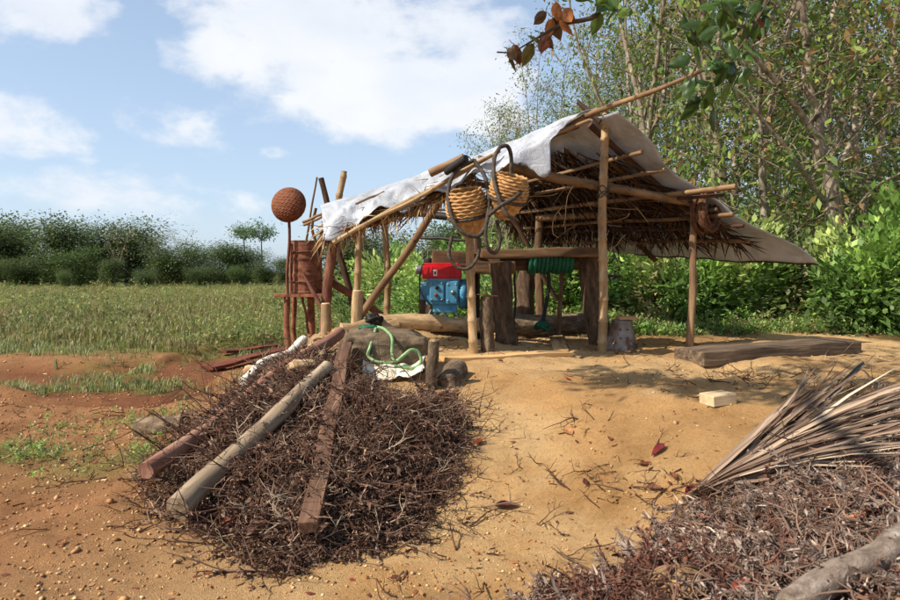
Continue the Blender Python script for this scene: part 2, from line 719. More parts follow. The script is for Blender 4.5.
def attr_mat(name, rough=0.8, trans=0.0, spec=0.25, sat=1.0, val=1.0, noise_amt=0.0, nscale=30):
    if name in MATS:
        return MATS[name]
    m, nt, b, out = mat_nodes(name)
    at = nt.nodes.new('ShaderNodeAttribute')
    at.attribute_name = 'col'
    c = at.outputs['Color']
    if sat != 1.0 or val != 1.0:
        h0 = nt.nodes.new('ShaderNodeHueSaturation')
        h0.inputs['Hue'].default_value = .488
        h0.inputs['Saturation'].default_value = sat
        h0.inputs['Value'].default_value = val
        nt.links.new(c, h0.inputs['Color'])
        c = h0.outputs[0]
    if noise_amt:
        tc = nt.nodes.new('ShaderNodeTexCoord')
        f = add_noise(nt, tc.outputs['Object'], nscale, 4, 0.6)
        k = ramp3(nt, f, [(0.3, (1 - noise_amt,) * 3), (0.7, (1 + noise_amt * .6,) * 3)])
        c = mixrgb(nt, 1.0, c, k, 'MULTIPLY')
    nt.links.new(c, b.inputs['Base Color'])
    b.inputs['Roughness'].default_value = rough
    b.inputs['Specular IOR Level'].default_value = spec
    if trans:
        t = nt.nodes.new('ShaderNodeBsdfTranslucent')
        hs = nt.nodes.new('ShaderNodeHueSaturation')
        hs.inputs['Saturation'].default_value = 1.0
        hs.inputs['Value'].default_value = 1.25
        nt.links.new(c, hs.inputs['Color'])
        nt.links.new(hs.outputs[0], t.inputs['Color'])
        mx = nt.nodes.new('ShaderNodeMixShader')
        mx.inputs[0].default_value = trans
        nt.links.new(b.outputs[0], mx.inputs[1])
        nt.links.new(t.outputs[0], mx.inputs[2])
        nt.links.new(mx.outputs[0], out.inputs[0])
    MATS[name] = m
    return m


LONG = (1, 1, 0.07)
M_BAMBOO = surface('bamboo', [lin(112, 86, 58), lin(164, 134, 94), lin(190, 164, 124)], 9, (1, 1, .25), .55, .15, spot=(lin(70, 48, 30), 14, .64))
M_BAMBOO_D = surface('bamboo_weathered', [lin(76, 56, 38), lin(118, 90, 62), lin(150, 122, 88)], 9, (1, 1, .2), .7, .25, spot=(lin(50, 36, 26), 12, .62))
M_POLE = surface('pole_bark', [lin(58, 42, 30), lin(98, 74, 52), lin(136, 110, 80)], 16, (1, 1, .2), .9, .5)
M_DARKPOLE = surface('dark_pole', [lin(40, 28, 20), lin(70, 48, 33), lin(104, 76, 50)], 16, (1, 1, .2), .85, .4)  # pole wood in darker browns than the bark above
M_LOG = surface('log_bark', [lin(58, 45, 35), lin(104, 86, 66), lin(150, 130, 104)], 18, (1, 1, .45), .95, 1.0, .03)
M_PALELOG = surface('pale_log', [lin(104, 82, 58), lin(158, 130, 94), lin(190, 164, 124)], 12, (1, 1, .3), .95, .9, .02, spot=(lin(112, 86, 60), 7, .58))
M_GREYLOG = surface('grey_log', [lin(96, 80, 64), lin(144, 124, 100), lin(176, 156, 130)], 12, (1, 1, .08), .9, .6, .012, spot=(lin(96, 78, 58), 7, .58))
M_REDLOG = surface('red_log', [lin(92, 62, 50), lin(142, 100, 80), lin(168, 132, 110)], 12, (1, 1, .12), .9, .6, .012)
M_WHITELOG = surface('white_log', [lin(160, 146, 122), lin(214, 204, 184), lin(232, 226, 210)], 10, (1, 1, .08), .85, .4)
M_BROWNPLANK = surface('brown_plank', [lin(60, 42, 32), lin(100, 72, 54), lin(134, 102, 80)], 16, (.06, 1, 1), .8, .5, .008)
M_PLANK = surface('sandy_plank', [lin(138, 104, 66), lin(186, 146, 96), lin(212, 176, 124)], 12, (.07, 1, 1), .9, .4)
M_BEAM = surface('old_beam', [lin(50, 40, 32), lin(98, 80, 62), lin(146, 124, 98)], 20, (.06, 1, 1), .95, 1.0, .03)
M_FRESH = surface('fresh_wood', [lin(160, 134, 98), lin(196, 170, 130), lin(214, 192, 156)], 14, (.1, 1, 1), .8, .3)
M_WINCH = surface('winch_timber', [lin(44, 33, 25), lin(80, 62, 46), lin(116, 94, 70)], 14, (1, 1, .3), .95, 1.0, .03)
M_WINCHX = surface('winch_beam_timber', [lin(50, 36, 26), lin(92, 68, 46), lin(132, 100, 68)], 9, (.12, 1, 1), .9, .7, .015)
M_RUST = surface('rust', [lin(80, 50, 38), lin(130, 82, 58), lin(160, 108, 80)], 9, (1, 1, 1), .9, .35, .006, spot=(lin(64, 36, 26), 5, .6))
M_RUSTP = surface('rusty_pipe', [lin(68, 42, 34), lin(106, 66, 50), lin(138, 92, 70)], 12, (1, 1, .3), .85, .3)
M_REDEARTH = surface('stained_board', [lin(70, 34, 24), lin(104, 52, 36), lin(136, 76, 52)], 10, (.1, 1, 1), .95, .5)
M_TIN = surface('dull_tin', [lin(92, 76, 64), lin(140, 122, 106), lin(178, 162, 146)], 5, (1, 1, .5), .42, .2, .006, spot=(lin(112, 76, 52), 6, .50), metal=.35)
M_BLACK = surface('black_rubber', [lin(20, 18, 17), lin(30, 27, 25), lin(44, 40, 36)], 20, (1, 1, 1), .6, .2)
M_STRAP = surface('old_rubber_strap', [lin(40, 34, 29), lin(66, 56, 46), lin(94, 82, 66)], 26, (1, 1, 1), .75, .5)
M_RED = surface('engine_red_paint', [lin(150, 14, 22), lin(190, 22, 32), lin(206, 36, 44)], 5, (1, 1, 1), .38, .05, spot=(lin(96, 24, 22), 16, .68))
M_BLUE = surface('engine_blue_paint', [lin(48, 104, 132), lin(70, 134, 164), lin(96, 154, 180)], 6, (1, 1, 1), .42, .1, spot=(lin(46, 52, 54), 13, .63))
M_STEEL = surface('grey_steel', [lin(90, 90, 88), lin(140, 140, 138), lin(176, 176, 172)], 9, (1, 1, 1), .4, .1, metal=.7)
M_WHITEPAINT = surface('white_sticker', [lin(200, 196, 186), lin(226, 222, 214), lin(236, 234, 228)], 9, (1, 1, 1), .6, 0)
M_GREENROPE = surface('green_net_rope', [lin(12, 52, 36), lin(22, 82, 56), lin(42, 110, 78)], 40, (1, 1, 1), .7, .6, .006)
M_HOSE = surface('pale_green_hose', [lin(86, 116, 74), lin(124, 156, 104), lin(152, 180, 132)], 20, (1, 1, 1), .5, .1)
M_CANVAS = surface('olive_canvas', [lin(60, 50, 38), lin(98, 82, 62), lin(128, 110, 86)], 5, (1, 1, 1), .8, .8, .03)
M_SACK = surface('torn_white_sack', [lin(176, 160, 132), lin(224, 212, 188), lin(240, 232, 214)], 6, (1, 1, 1), .9, .5, .01, spot=(lin(150, 110, 72), 5, .62))
M_BASKET = surface('split_bamboo_weave', [lin(120, 84, 48), lin(172, 128, 78), lin(204, 166, 112)], 22, (1, 1, .6), .75, .4, .005)
M_RUSTBASKET = surface('red_brown_weave', [lin(82, 46, 30), lin(122, 72, 47), lin(150, 96, 66)], 16, (1, 1, 1), .85, .5, .006)
M_VINE = surface('coiled_vine', [lin(44, 28, 18), lin(84, 54, 34), lin(124, 86, 56)], 24, (1, 1, 1), .85, .4)
M_ROCK = surface('clay_rock', [lin(126, 96, 66), lin(176, 142, 104), lin(208, 180, 142)], 8, (1, 1, 1), .95, .7, .02)
M_TRUNK = surface('pale_bark', [lin(84, 72, 58), lin(136, 122, 102), lin(182, 168, 148)], 7, (1, 1, .5), .9, .7, .015, spot=(lin(70, 62, 48), 3.5, .56))
M_TRUNKD = surface('dark_bark', [lin(44, 36, 28), lin(76, 64, 50), lin(112, 98, 80)], 7, (1, 1, .4), .95, .6)
M_LEAF = attr_mat('leaf', .5, .36, .35, .93, 1.12)
M_DRY = attr_mat('dry_plant', .85, .12, .15)
M_TWIG = attr_mat('dry_twig', .9, 0, .15)
M_STONE = attr_mat('stone', .92, 0, .2, noise_amt=.35, nscale=40)
M_DEADLEAF = attr_mat('dead_leaf', .6, .15, .3, noise_amt=.4, nscale=25)


def tarp_mat():
    m, nt, b, out = mat_nodes('plastic_sheet')
    tc = nt.nodes.new('ShaderNodeTexCoord')
    f = add_noise(nt, tc.outputs['Object'], 2.6, 6, .6, .4)
    c = ramp3(nt, f, [(.32, lin(164, 166, 168)), (.55, lin(194, 197, 202)), (.7, lin(210, 213, 218))])
    g = add_noise(nt, tc.outputs['Object'], 1.1, 5, .7)
    k = ramp3(nt, g, [(.56, (1, 1, 1)), (.72, (.72, .68, .60))])
    c = mixrgb(nt, 1.0, c, k, 'MULTIPLY')
    nt.links.new(c, b.inputs['Base Color'])
    b.inputs['Roughness'].default_value = .38
    t = nt.nodes.new('ShaderNodeBsdfTranslucent')
    nt.links.new(c, t.inputs['Color'])
    mx = nt.nodes.new('ShaderNodeMixShader')
    mx.inputs[0].default_value = .22
    nt.links.new(b.outputs[0], mx.inputs[1])
    nt.links.new(t.outputs[0], mx.inputs[2])
    nt.links.new(mx.outputs[0], out.inputs[0])
    bump(nt, b, add_noise(nt, tc.outputs['Object'], 7, 6, .62, .9), .7, .035)
    return m


M_TARP = tarp_mat()


def ground_mat():
    m, nt, b, out = mat_nodes('earth')
    at = nt.nodes.new('ShaderNodeAttribute')
    at.attribute_name = 'col'
    tc = nt.nodes.new('ShaderNodeTexCoord')
    v = tc.outputs['Object']
    f1 = add_noise(nt, v, 1.8, 8, .68, .3)
    f2 = add_noise(nt, v, 38, 6, .75)
    f3 = add_noise(nt, v, 150, 3, .7)
    k1 = ramp3(nt, f1, [(.32, (.74, .70, .64)), (.5, (1, 1, 1)), (.68, (1.14, 1.12, 1.08))])
    k2 = ramp3(nt, f2, [(.30, (.66, .62, .56)), (.47, (1, 1, 1)), (.72, (1.2, 1.2, 1.2))])
    c = mixrgb(nt, 1.0, at.outputs['Color'], k1, 'MULTIPLY')
    c = mixrgb(nt, .75, c, k2, 'MULTIPLY')
    # grit: tiny pale and dark grains
    vo = nt.nodes.new('ShaderNodeTexVoronoi')
    vo.inputs['Scale'].default_value = 70
    nt.links.new(v, vo.inputs['Vector'])
    k3 = ramp3(nt, vo.outputs['Distance'], [(.10, (1.25, 1.22, 1.15)), (.22, (1, 1, 1))])
    c = mixrgb(nt, .7, c, k3, 'MULTIPLY')
    nt.links.new(c, b.inputs['Base Color'])
    b.inputs['Roughness'].default_value = .97
    b.inputs['Specular IOR Level'].default_value = .1
    ad = nt.nodes.new('ShaderNodeMath')
    ad.operation = 'ADD'
    nt.links.new(f2, ad.inputs[0])
    nt.links.new(f3, ad.inputs[1])
    bump(nt, b, ad.outputs[0], 1.0, .024)
    return m


# ------------------------------------------------------------------ ground, hills
C_SAND = np.array(lin(208, 170, 120))
C_SAND2 = np.array(lin(194, 150, 98))
C_RED = np.array(lin(164, 118, 80))
C_DARKRED = np.array(lin(104, 54, 38))
C_FIELD = np.array(lin(112, 112, 58))
C_FOREST = np.array(lin(92, 78, 48))


def grass_mask(x, y):
    """where grass grows: the field, with bare eroded bands near the workings"""
    x = np.asarray(x, float)
    y = np.asarray(y, float)
    n = fbm(x * 0.35 + 5, y * 0.45 + 1, 4)
    left = ss(-1.2, -3.2, x - 0.1 * (y - 12) + n * 3)
    fld = ss(15.0, 18.5, y + n * 9)
    behind = ss(12.5, 15.5, y + n * 3) * (1 - ss(2, 6, x))
    patch = ss(7.4, 8.8, y + n * 4) * ss(-3.0, -4.6, x + n * 3) * ss(-0.02, 0.13, fbm(x * 0.5 + 9, y * 0.7 + 4, 3) + 0.07 * (x < -5.5))
    patch = patch * ss(-.16, .10, fbm(x * .8 + 4, y * .5, 3))
    fld = fld * np.maximum(ss(-.16, .10, fbm(x * .8 + 4, y * .5, 3)), ss(17, 22, y))
    weeds = 0.8 * gauss(x, y, -2.75, 5.35, .55, .4) + .8 * gauss(x, y, -3.9, 5.9, .5, .35) * (x < -3)
    return np.clip(np.maximum.reduce([left * fld, behind, patch, weeds]), 0, 1)


def build_ground():
    def axis(lo, hi, st, far, gr=1.09, far_lo=None):
        a = list(np.arange(lo, hi, st))
        s, v = st, a[-1]
        while v < far:
            s *= gr
            v += s
            a.append(v)
        s, v = st, a[0]
        b = []
        fl = far_lo if far_lo is not None else -far
        while v > fl:
            s *= gr
            v -= s
            b.append(v)
        return np.array(b[::-1] + a)
    xs = axis(-5.0, 6.0, 0.036, 700)
    ys = axis(2.2, 9.8, 0.036, 900, 1.06, -60)
    X, Y = np.meshgrid(xs, ys, indexing='ij')
    Z = ground_z(X, Y)
    far = ss(60, 120, np.hypot(X, Y))
    Z = Z * (1 - far) + far * (-0.1)
    V = np.stack([X, Y, Z], -1).reshape(-1, 3)
    n = fbm(X * 0.7, Y * 0.7, 4)
    n2 = fbm(X * 2.3 + 7, Y * 2.3, 4)
    sand = C_SAND + (C_SAND2 - C_SAND) * ss(-.12, .2, n + n2 * .5)[..., None]
    redmask = ss(-0.1, -2.6, X + n * 1.6 + .25 * (5 - Y) * (Y < 5))[..., None]
    c = sand * (1 - redmask) + (C_RED * (1 + .5 * n2[..., None])) * redmask
    dr = gauss(X, Y, -2.75, 9.3, .9, .65) + .6 * ss(.03, .16, fbm(X * .45 + 31, Y * .55 + 2, 3)) * ss(-2, -3.5, X) * ss(7, 9, Y)
    dr = np.clip(dr, 0, 1)[..., None]
    c = c * (1 - dr) + C_DARKRED * dr
    # ash grey shoulder of dug clay
    sh = np.clip(1.2 * gauss(X, Y, -1.7, 8.2, .8, .7), 0, 1)[..., None] * ss(-.1, .12, n2)[..., None]
    c = c * (1 - sh * .6) + np.array(lin(188, 168, 138)) * sh * .6
    g = grass_mask(X, Y)[..., None]
    c = c * (1 - g) + C_FIELD * (1 + .9 * n2[..., None]) * g
    fo = (ss(9.6, 11.5, Y + n * 2.0 - .10 * np.maximum(0, X - 3)) * ss(.5, 2.5, X) + ss(6.0, 7.0, X + n * 2) * ss(5, 9, Y))
    fo = np.clip(fo, 0, 1)[..., None]
    c = c * (1 - fo) + C_FOREST * (1 + .8 * n2[..., None]) * fo
    pl = ss(-.12, .25, inside_dist(X, Y, POLY_L))[..., None]
    pr_ = ss(-.1, .2, inside_dist(X, Y, POLY_R))[..., None]
    pm = np.maximum(pl, pr_ * .8)
    c = c * (1 - pm * .8) + np.array(lin(84, 62, 46)) * pm * .8
    a = Acc().add(V, grid_faces(len(xs), len(ys)), None, np.clip(c, .01, 1).reshape(-1, 3))
    o = place('ground', a.mesh('ground'), ground_mat())
    tag(o, 'orange sand mound and reddish earth running back into an open field', 'ground', kind='structure')


build_ground()


def build_hill():
    xs = np.linspace(-60, 620, 90)
    prof = np.linspace(0, 1, 14)
    X, Tt = np.meshgrid(xs, prof, indexing='ij')
    hgt = 48 * ss(-60, 140, X) * (1 - .4 * ss(300, 620, X)) * (1 + .5 * fbm(X * .012, X * 0 + 3, 3))
    Y = 330 + 90 * np.sin(Tt * math.pi / 2) + 12 * fbm(X * .02, Tt * 3, 3)
    Z = -1 + hgt * np.sin(Tt * math.pi / 2) * (1 + .25 * fbm(X * .05, Tt * 4, 3))
    V = np.stack([X, Y, Z], -1).reshape(-1, 3)
    cc = np.array(lin(84, 104, 84)) * (1 + .8 * fbm(X * .2, Tt * 30, 3)[..., None])  # greyed green: distance haze is put into the hill's colour
    o = place('hill', Acc().add(V, grid_faces(90, 14), None, cc.reshape(-1, 3)).mesh('hill'), M_TWIG)
    tag(o, 'low wooded hill behind the forest', 'hill', kind='structure')


build_hill()

# ------------------------------------------------------------------ trees
def unit(v):
    v = np.asarray(v, float)
    return v / (np.linalg.norm(v) + 1e-9)


def limb(r, p, d_, length, n, up=0.15, wob=0.12):
    pts = [np.array(p, float)]
    d_ = unit(d_)
    for i in range(n):
        d_ = unit(d_ + r.normal(size=3) * wob + np.array([0, 0, up]) * .5)
        pts.append(pts[-1] + d_ * length / n)
    return np.array(pts)


def gen_tree(seed, H, r0, fork, nlead, spread, nbr, leaf_n, leaf_s, palette, low_leaf=0.0, mains=None, clus=.32, k=8):
    """trunk with forked leaders, side branches, twigs; leaves in loose clusters at the twigs"""
    r = np.random.default_rng(seed)
    wood = Acc()
    anchors = []
    leaders = []
    if mains is None:
        tr = limb(r, (0, 0, -.3), (r.normal() * .06, r.normal() * .06, 1), fork + .3, 7, .1, .04)
        rad = np.linspace(r0 * 1.15, r0 * .72, len(tr))
        rad[0] *= 1.2
        wood.add(*tube(tr, rad, k))
        leaders.append((tr, rad, False))
        a0 = r.random() * 6.28
        for i in range(nlead):
            a = a0 + i * 6.28 / nlead + r.normal() * .3
            s = spread * (.6 + .6 * r.random())
            ld = limb(r, tr[-1], (math.cos(a) * s, math.sin(a) * s, 1), (H - fork) * (.8 + .3 * r.random()), 9, .12, .10)
            lr = np.linspace(r0 * (.62 if nlead > 1 else .72), r0 * .08, len(ld))
            wood.add(*tube(ld, lr, max(5, k - 2)))
            leaders.append((ld, lr, True))
    else:
        for j, (pts, ra, rb) in enumerate(mains):
            ld = smooth_path(pts, 12)
            ld = ld + r.normal(size=ld.shape) * .025
            lr = np.linspace(ra, rb, 12)
            wood.add(*tube(ld, lr, k))
            leaders.append((ld, lr, j > 0))
    for ld, lr, isl in leaders:
        nb = nbr if isl else int(nbr * low_leaf)
        for b in range(nb):
            t = (.12 + .88 * r.random()) if isl else (.35 + .65 * r.random())
            i = min(int(t * (len(ld) - 1)), len(ld) - 2)
            f = t * (len(ld) - 1) - i
            p = ld[i] * (1 - f) + ld[i + 1] * f
            a = r.random() * 6.28
            br = limb(r, p, (math.cos(a), math.sin(a), .25 + .5 * r.random()), (1.0 + 1.6 * r.random()) * (1.15 - .5 * t) * H / 11, 5, .10, .2)
            wood.add(*tube(br, np.linspace(min(lr[i] * .5, .02), .005, len(br)), 4, False))
            anchors.append(br[-1])
            for q in range(3):
                ii = r.integers(1, len(br))
                tw = limb(r, br[ii], unit(br[ii] - br[ii - 1]) + r.normal(size=3) * .7, .4 + .5 * r.random(), 3, 0, .25)
                wood.add(*tube(tw, np.linspace(.010, .004, len(tw)), 3, False))
                anchors.append(tw[-1])
                anchors.append(tw[1])
    A = np.array(anchors)
    ci = r.integers(0, len(A), leaf_n)
    # clusters unevenly filled: some branches bare
    wgt = r.random(len(A)) ** 1.6
    wgt /= wgt.sum()
    ci = r.choice(len(A), leaf_n, p=wgt)
    pos = A[ci] + r.normal(size=(leaf_n, 3)) * clus * np.array([1, 1, .7])
    out = (pos - A[ci]) + r.normal(size=(leaf_n, 3)) * .2 + np.array([0, 0, -.18])
    V, T = leaf_arrays(pos, leaf_s * (.6 + .8 * r.random(leaf_n)), out, rand_unit(r, leaf_n) * .7 + np.array([0, 0, 1.0]))
    pal = np.array(palette)
    pc = pal[r.choice(len(pal), len(A))][ci] * (.7 + .6 * r.random((leaf_n, 1)))
    mixp = r.random(leaf_n) < .25
    pc[mixp] = pal[r.integers(0, len(pal), mixp.sum())]
    crown = Acc().add(V, None, T, np.repeat(pc, 4, 0))
    return wood, crown


GREENS = [lin(74, 104, 34), lin(92, 124, 42), lin(60, 88, 34), lin(112, 134, 50), lin(84, 112, 46), lin(128, 136, 62), lin(136, 112, 60)]
DARKS = [lin(58, 78, 34), lin(70, 92, 40), lin(48, 66, 30), lin(84, 102, 48), lin(96, 110, 58)]
DRYS = [lin(118, 108, 70), lin(140, 120, 82), lin(96, 104, 58), lin(110, 122, 64)]


def tree_proto(name, seed, wood_mat, *a, **kw):
    w, c = gen_tree(seed, *a, **kw)
    wm, cm = w.mesh(name + '_trunk'), c.mesh(name + '_crown', smooth=False)
    wm.materials.append(wood_mat)
    cm.materials.append(M_LEAF)
    return wm, cm


def tree(name, proto, loc, rz, sc, label, cat, group=None, lean=(0, 0), wide=1.0):
    e = empty(name, loc)
    e.rotation_euler = (lean[0], lean[1], rz)
    e.scale = (sc * wide, sc * wide, sc)
    for nm, me in (('trunk', proto[0]), ('crown', proto[1])):
        o = bpy.data.objects.new(nm, me)
        col.objects.link(o)
        o.parent = e
    tag(e, label, cat, group)
    return e


ONES = ['', 'first', 'second', 'third', 'fourth', 'fifth', 'sixth', 'seventh', 'eighth', 'ninth', 'tenth', 'eleventh', 'twelfth', 'thirteenth', 'fourteenth',
        'fifteenth', 'sixteenth', 'seventeenth', 'eighteenth', 'nineteenth']
TENS = {2: 'twent', 3: 'thirt', 4: 'fort', 5: 'fift', 6: 'sixt', 7: 'sevent', 8: 'eight'}


def ordinal(n):
    if n < 20:
        return ONES[n]
    t, o = divmod(n, 10)
    return TENS[t] + ('ieth' if o == 0 else 'y-' + ONES[o])


# forest on the right: slender pale trunks with sparse crowns
FP = [tree_proto('forest%d' % i, 100 + i, M_TRUNK, 11.5 + i * .6, .10 + .012 * (i % 4), 3.6 + .55 * (i % 5), 2 + (i % 2), .22 + .05 * (i % 3), 13, 3200, .16, GREENS, low_leaf=1.0)
      for i in range(6)]


def build_forest():
    r = np.random.default_rng(77)
    spots = []
    tries = 0
    while len(spots) < 54 and tries < 6000:
        tries += 1
        y = 14.0 + 29 * r.random() ** 1.1
        px = 575 + 420 * r.random()
        x = (px - 450) / FPX * y
        lim = 505 + max(0, (24 - y)) * 9
        if px < lim:
            continue
        if px < 650 and y < 15:
            continue
        if any((x - a) ** 2 + (y - b) ** 2 < (1.2 if y < 22 else 1.5) ** 2 for a, b in spots):
            continue
        if abs(px - 833) < 26 and y < 17:
            continue
        spots.append((x, y))
    # lower crowns that trail off to the left of the forest
    for px, y in [(560, 25), (535, 31), (580, 33), (512, 36), (548, 41), (522, 45), (600, 28), (615, 36), (640, 45), (680, 47), (720, 50), (770, 48), (820, 50), (870, 46), (470, 22), (493, 25), (508, 29)]:
        spots.append(((px - 450) / FPX * y, y))
    spots.sort(key=lambda s: -s[0] / s[1])
    i = -1
    for (x, y) in spots:
        px = 450 + FPX * x / y
        i += px <= 898
        sc = (.85 + .35 * r.random()) if px > 600 else (.62 + .25 * r.random()) * y / 30
        if px < 540:
            sc *= .8
        tree('forest_tree', FP[int(r.integers(0, 6))], (x, y, float(ground_z(x, y)) - .05), r.random() * 6.28, sc,
             ('slender pale-barked forest tree, %s trunk counting from the right edge' % ordinal(i + 1)) if px <= 898 else 'slender forest tree just beyond the right edge, only its branches reaching into view', 'tree', 'slender trees of the forest on the right',
             (r.normal() * .05, r.normal() * .05))


build_forest()


def build_big_tree():
    D = 13.0
    q = lambda a, b, d_=D: np.array(P(a, b, d_))
    base = q(840, 318)
    base[2] = float(ground_z(base[0], base[1])) - .2
    o = Vector(base)
    mains = [([base, q(838, 275), q(833, 225), q(827, 175), q(815, 128)], .19, .135),
             ([q(816, 130), q(810, 90), q(806, 40), q(798, -20, 12.8), q(792, -90, 12.8), q(790, -160, 12.6)], .115, .03),
             ([q(817, 132), q(826, 90, 13.2), q(830, 40, 13.4), q(838, -20, 13.6), q(850, -110, 13.9)], .105, .03),
             ([q(818, 142), q(790, 100, 12.7), q(762, 65, 12.4), q(735, 30, 12.2), q(712, -20, 12)], .07, .02),
             ([q(829, 205), q(800, 170, 12.6), q(770, 130, 12.3), q(742, 96, 12.1), q(722, 80, 12)], .05, .015),
             ([q(828, 190), q(850, 140, 13.2), q(872, 95, 13.4), q(905, 60, 13.5)], .05, .015),
             ([q(834, 240), q(858, 205, 12.6), q(890, 178, 12.2), q(930, 160, 12)], .035, .012)]
    mains = [([np.asarray(p) - base for p in pts], a, b) for pts, a, b in mains]
    w, c = gen_tree(501, 11, .2, 4, 2, .3, 11, 2000, .19, GREENS, low_leaf=.1, mains=mains, clus=.33, k=10)
    e = empty('forest_tree', o)
    tag(e, 'largest pale speckled tree at right, trunk forking in two high above the bushes', 'tree')
    wm, cm = w.mesh('big_trunk'), c.mesh('big_crown', False)
    for nm, me, mt in (('trunk', wm, M_TRUNK), ('crown', cm, M_LEAF)):
        me.materials.append(mt)
        t = bpy.data.objects.new(nm, me)
        col.objects.link(t)
        t.parent = e


build_big_tree()

# far edge of the field: dense dark trees, a few bare and pale ones
TP = [tree_proto('edge%d' % i, 300 + i, M_TRUNKD, 7.0 + .7 * i, .16, 1.3 + .3 * (i % 3), 4, .55, 13, 11000, .28, DARKS if i < 4 else DARKS + GREENS[:3], low_leaf=1.6, clus=.8, k=5)
      for i in range(5)]
TB = [tree_proto('bare%d' % i, 330 + i, M_TRUNK, 9.5, .12, 3, 3, .4, 14, 260, .3, DRYS, low_leaf=.4, clus=.4, k=5) for i in range(2)]
TU = [tree_proto('umbrella%d' % i, 340 + i, M_TRUNKD, 7.5, .10, 5.6, 6, 1.3, 5, 900, .34, [lin(88, 118, 70), lin(104, 130, 84), lin(78, 106, 66)], low_leaf=0.0, clus=.32, k=5) for i in range(2)]


def build_treeline():
    r = np.random.default_rng(5)
    # (pixel x, height of the top in the picture, distance, kind)
    spec = [(-230, 228, 84, 2), (-195, 222, 80, 1), (-160, 230, 86, 3), (-128, 226, 80, 0), (-100, 224, 84, 1), (-180, 256, 70, 4), (-110, 258, 69, 3), (-70, 232, 80, 0), (-35, 225, 82, 1), (5, 230, 84, 2), (38, 219, 84, 3), (62, 222, 80, 0), (78, 244, 72, 4), (95, 232, 88, 1), (118, 231, 76, 5), (138, 226, 86, 2),
            (158, 234, 80, 5), (176, 240, 76, 1), (196, 243, 82, 3), (214, 245, 88, 4), (232, 246, 80, 0), (250, 246, 84, 2), (266, 258, 74, 1), (238, 262, 70, 4),
            (300, 262, 84, 3), (285, 256, 92, 0), (322, 262, 80, 1), (24, 252, 74, 1), (112, 257, 70, 0), (160, 250, 75, 4), (203, 262, 69, 2), (-14, 255, 70, 3), (66, 266, 66, 4), (146, 266, 64, 1), (128, 218, 90, 3), (14, 222, 90, 0), (180, 230, 92, 5), (105, 224, 94, 5),
            (345, 238, 50, 0), (366, 232, 56, 5), (384, 240, 48, 2), (405, 225, 52, 3), (424, 232, 46, 5), (442, 226, 50, 1), (462, 222, 44, 4), (478, 228, 48, 2), (500, 232, 42, 0), (520, 236, 46, 3),
            (352, 250, 62, 5), (395, 232, 62, 5), (436, 236, 60, 5), (540, 226, 50, 1)]
    spec.sort()
    kinds = ['round dense dark-green', 'broad dark-green', 'bushy mid-green', 'tall dense dark-green', 'light-green', 'nearly bare grey']
    for i, (px, top, y, kd) in enumerate(spec):
        x = (px - 450) / FPX * y
        h = ((271 - top) / FPX * y + CAMZ) * (1.12 if top < 250 else 1.0)
        if kd < 5:
            pr = TP[kd]
            H = (7.0 + .7 * kd) * 1.12
        else:
            pr = TB[i % 2]
            H = 10.0
        where = 'along the far edge of the field' if px < 335 else 'behind the left half of the shed'
        n = sum(1 for s in spec if 0 < s[0] <= px and (s[0] < 335) == (px < 335))
        z = float(ground_z(x, y))
        tree('edge_tree' if kd < 5 else 'bare_tree', pr, (x, y, z - .4 * h / H), r.random() * 6.28, h / H, ('%s tree %s, %s from the left' % (kinds[kd], where, ordinal(n))) if px > 0 else 'dark-green tree continuing the far treeline beyond the left edge', 'tree',
             'trees at the edge of the field', wide=(1.35 + .4 * r.random()) if kd < 5 else 1.0)
    for j, (px, top, y) in enumerate([(246, 219, 100), (262, 220, 101)]):
        x = (px - 450) / FPX * y
        h = (271 - top) / FPX * y + CAMZ
        tree('umbrella_tree', TU[j], (x, y, -.2), 1.0 + j, h / 8.2, 'feathery flat-topped tree standing above the treeline, %s of the pair' % ('left' if j == 0 else 'right'), 'tree', 'pair of feathery trees')


build_treeline()


# ------------------------------------------------------------------ bushes and undergrowth
def bush_arrays(seed, n, rx, rz, leaf_s, pal, ratio=.5, lumps=9):
    r = np.random.default_rng(seed)
    cen = r.normal(size=(lumps, 3)) * np.array([rx * .5, rx * .5, rz * .28]) + np.array([0, 0, rz * .55])
    ci = r.integers(0, lumps, n)
    pos = cen[ci] + rand_unit(r, n) * (r.random((n, 1)) ** .5) * np.array([rx, rx, rz]) * .42
    pos[:, 2] = np.abs(pos[:, 2])
    out = pos - np.array([0, 0, rz * .3]) + r.normal(size=(n, 3)) * .5
    V, T = leaf_arrays(pos, leaf_s * (.55 + .9 * r.random(n)), out, rand_unit(r, n) * .6 + np.array([0, 0, 1.0]), ratio)
    pal = np.array(pal)
    pc = pal[r.integers(0, len(pal), lumps)][ci] * (.8 + .85 * r.random((n, 1)))
    return V, T, np.repeat(pc, 4, 0)


def stems_arrays(seed, n, rx, rz):
    r = np.random.default_rng(seed)
    a = Acc()
    for i in range(n):
        an = r.random() * 6.28
        p = limb(r, (0, 0, -.1), (math.cos(an) * .5, math.sin(an) * .5, 1), rz * (.7 + .4 * r.random()), 5, .05, .15)
        a.add(*tube(p, np.linspace(.02, .006, len(p)), 4, False))
    return a


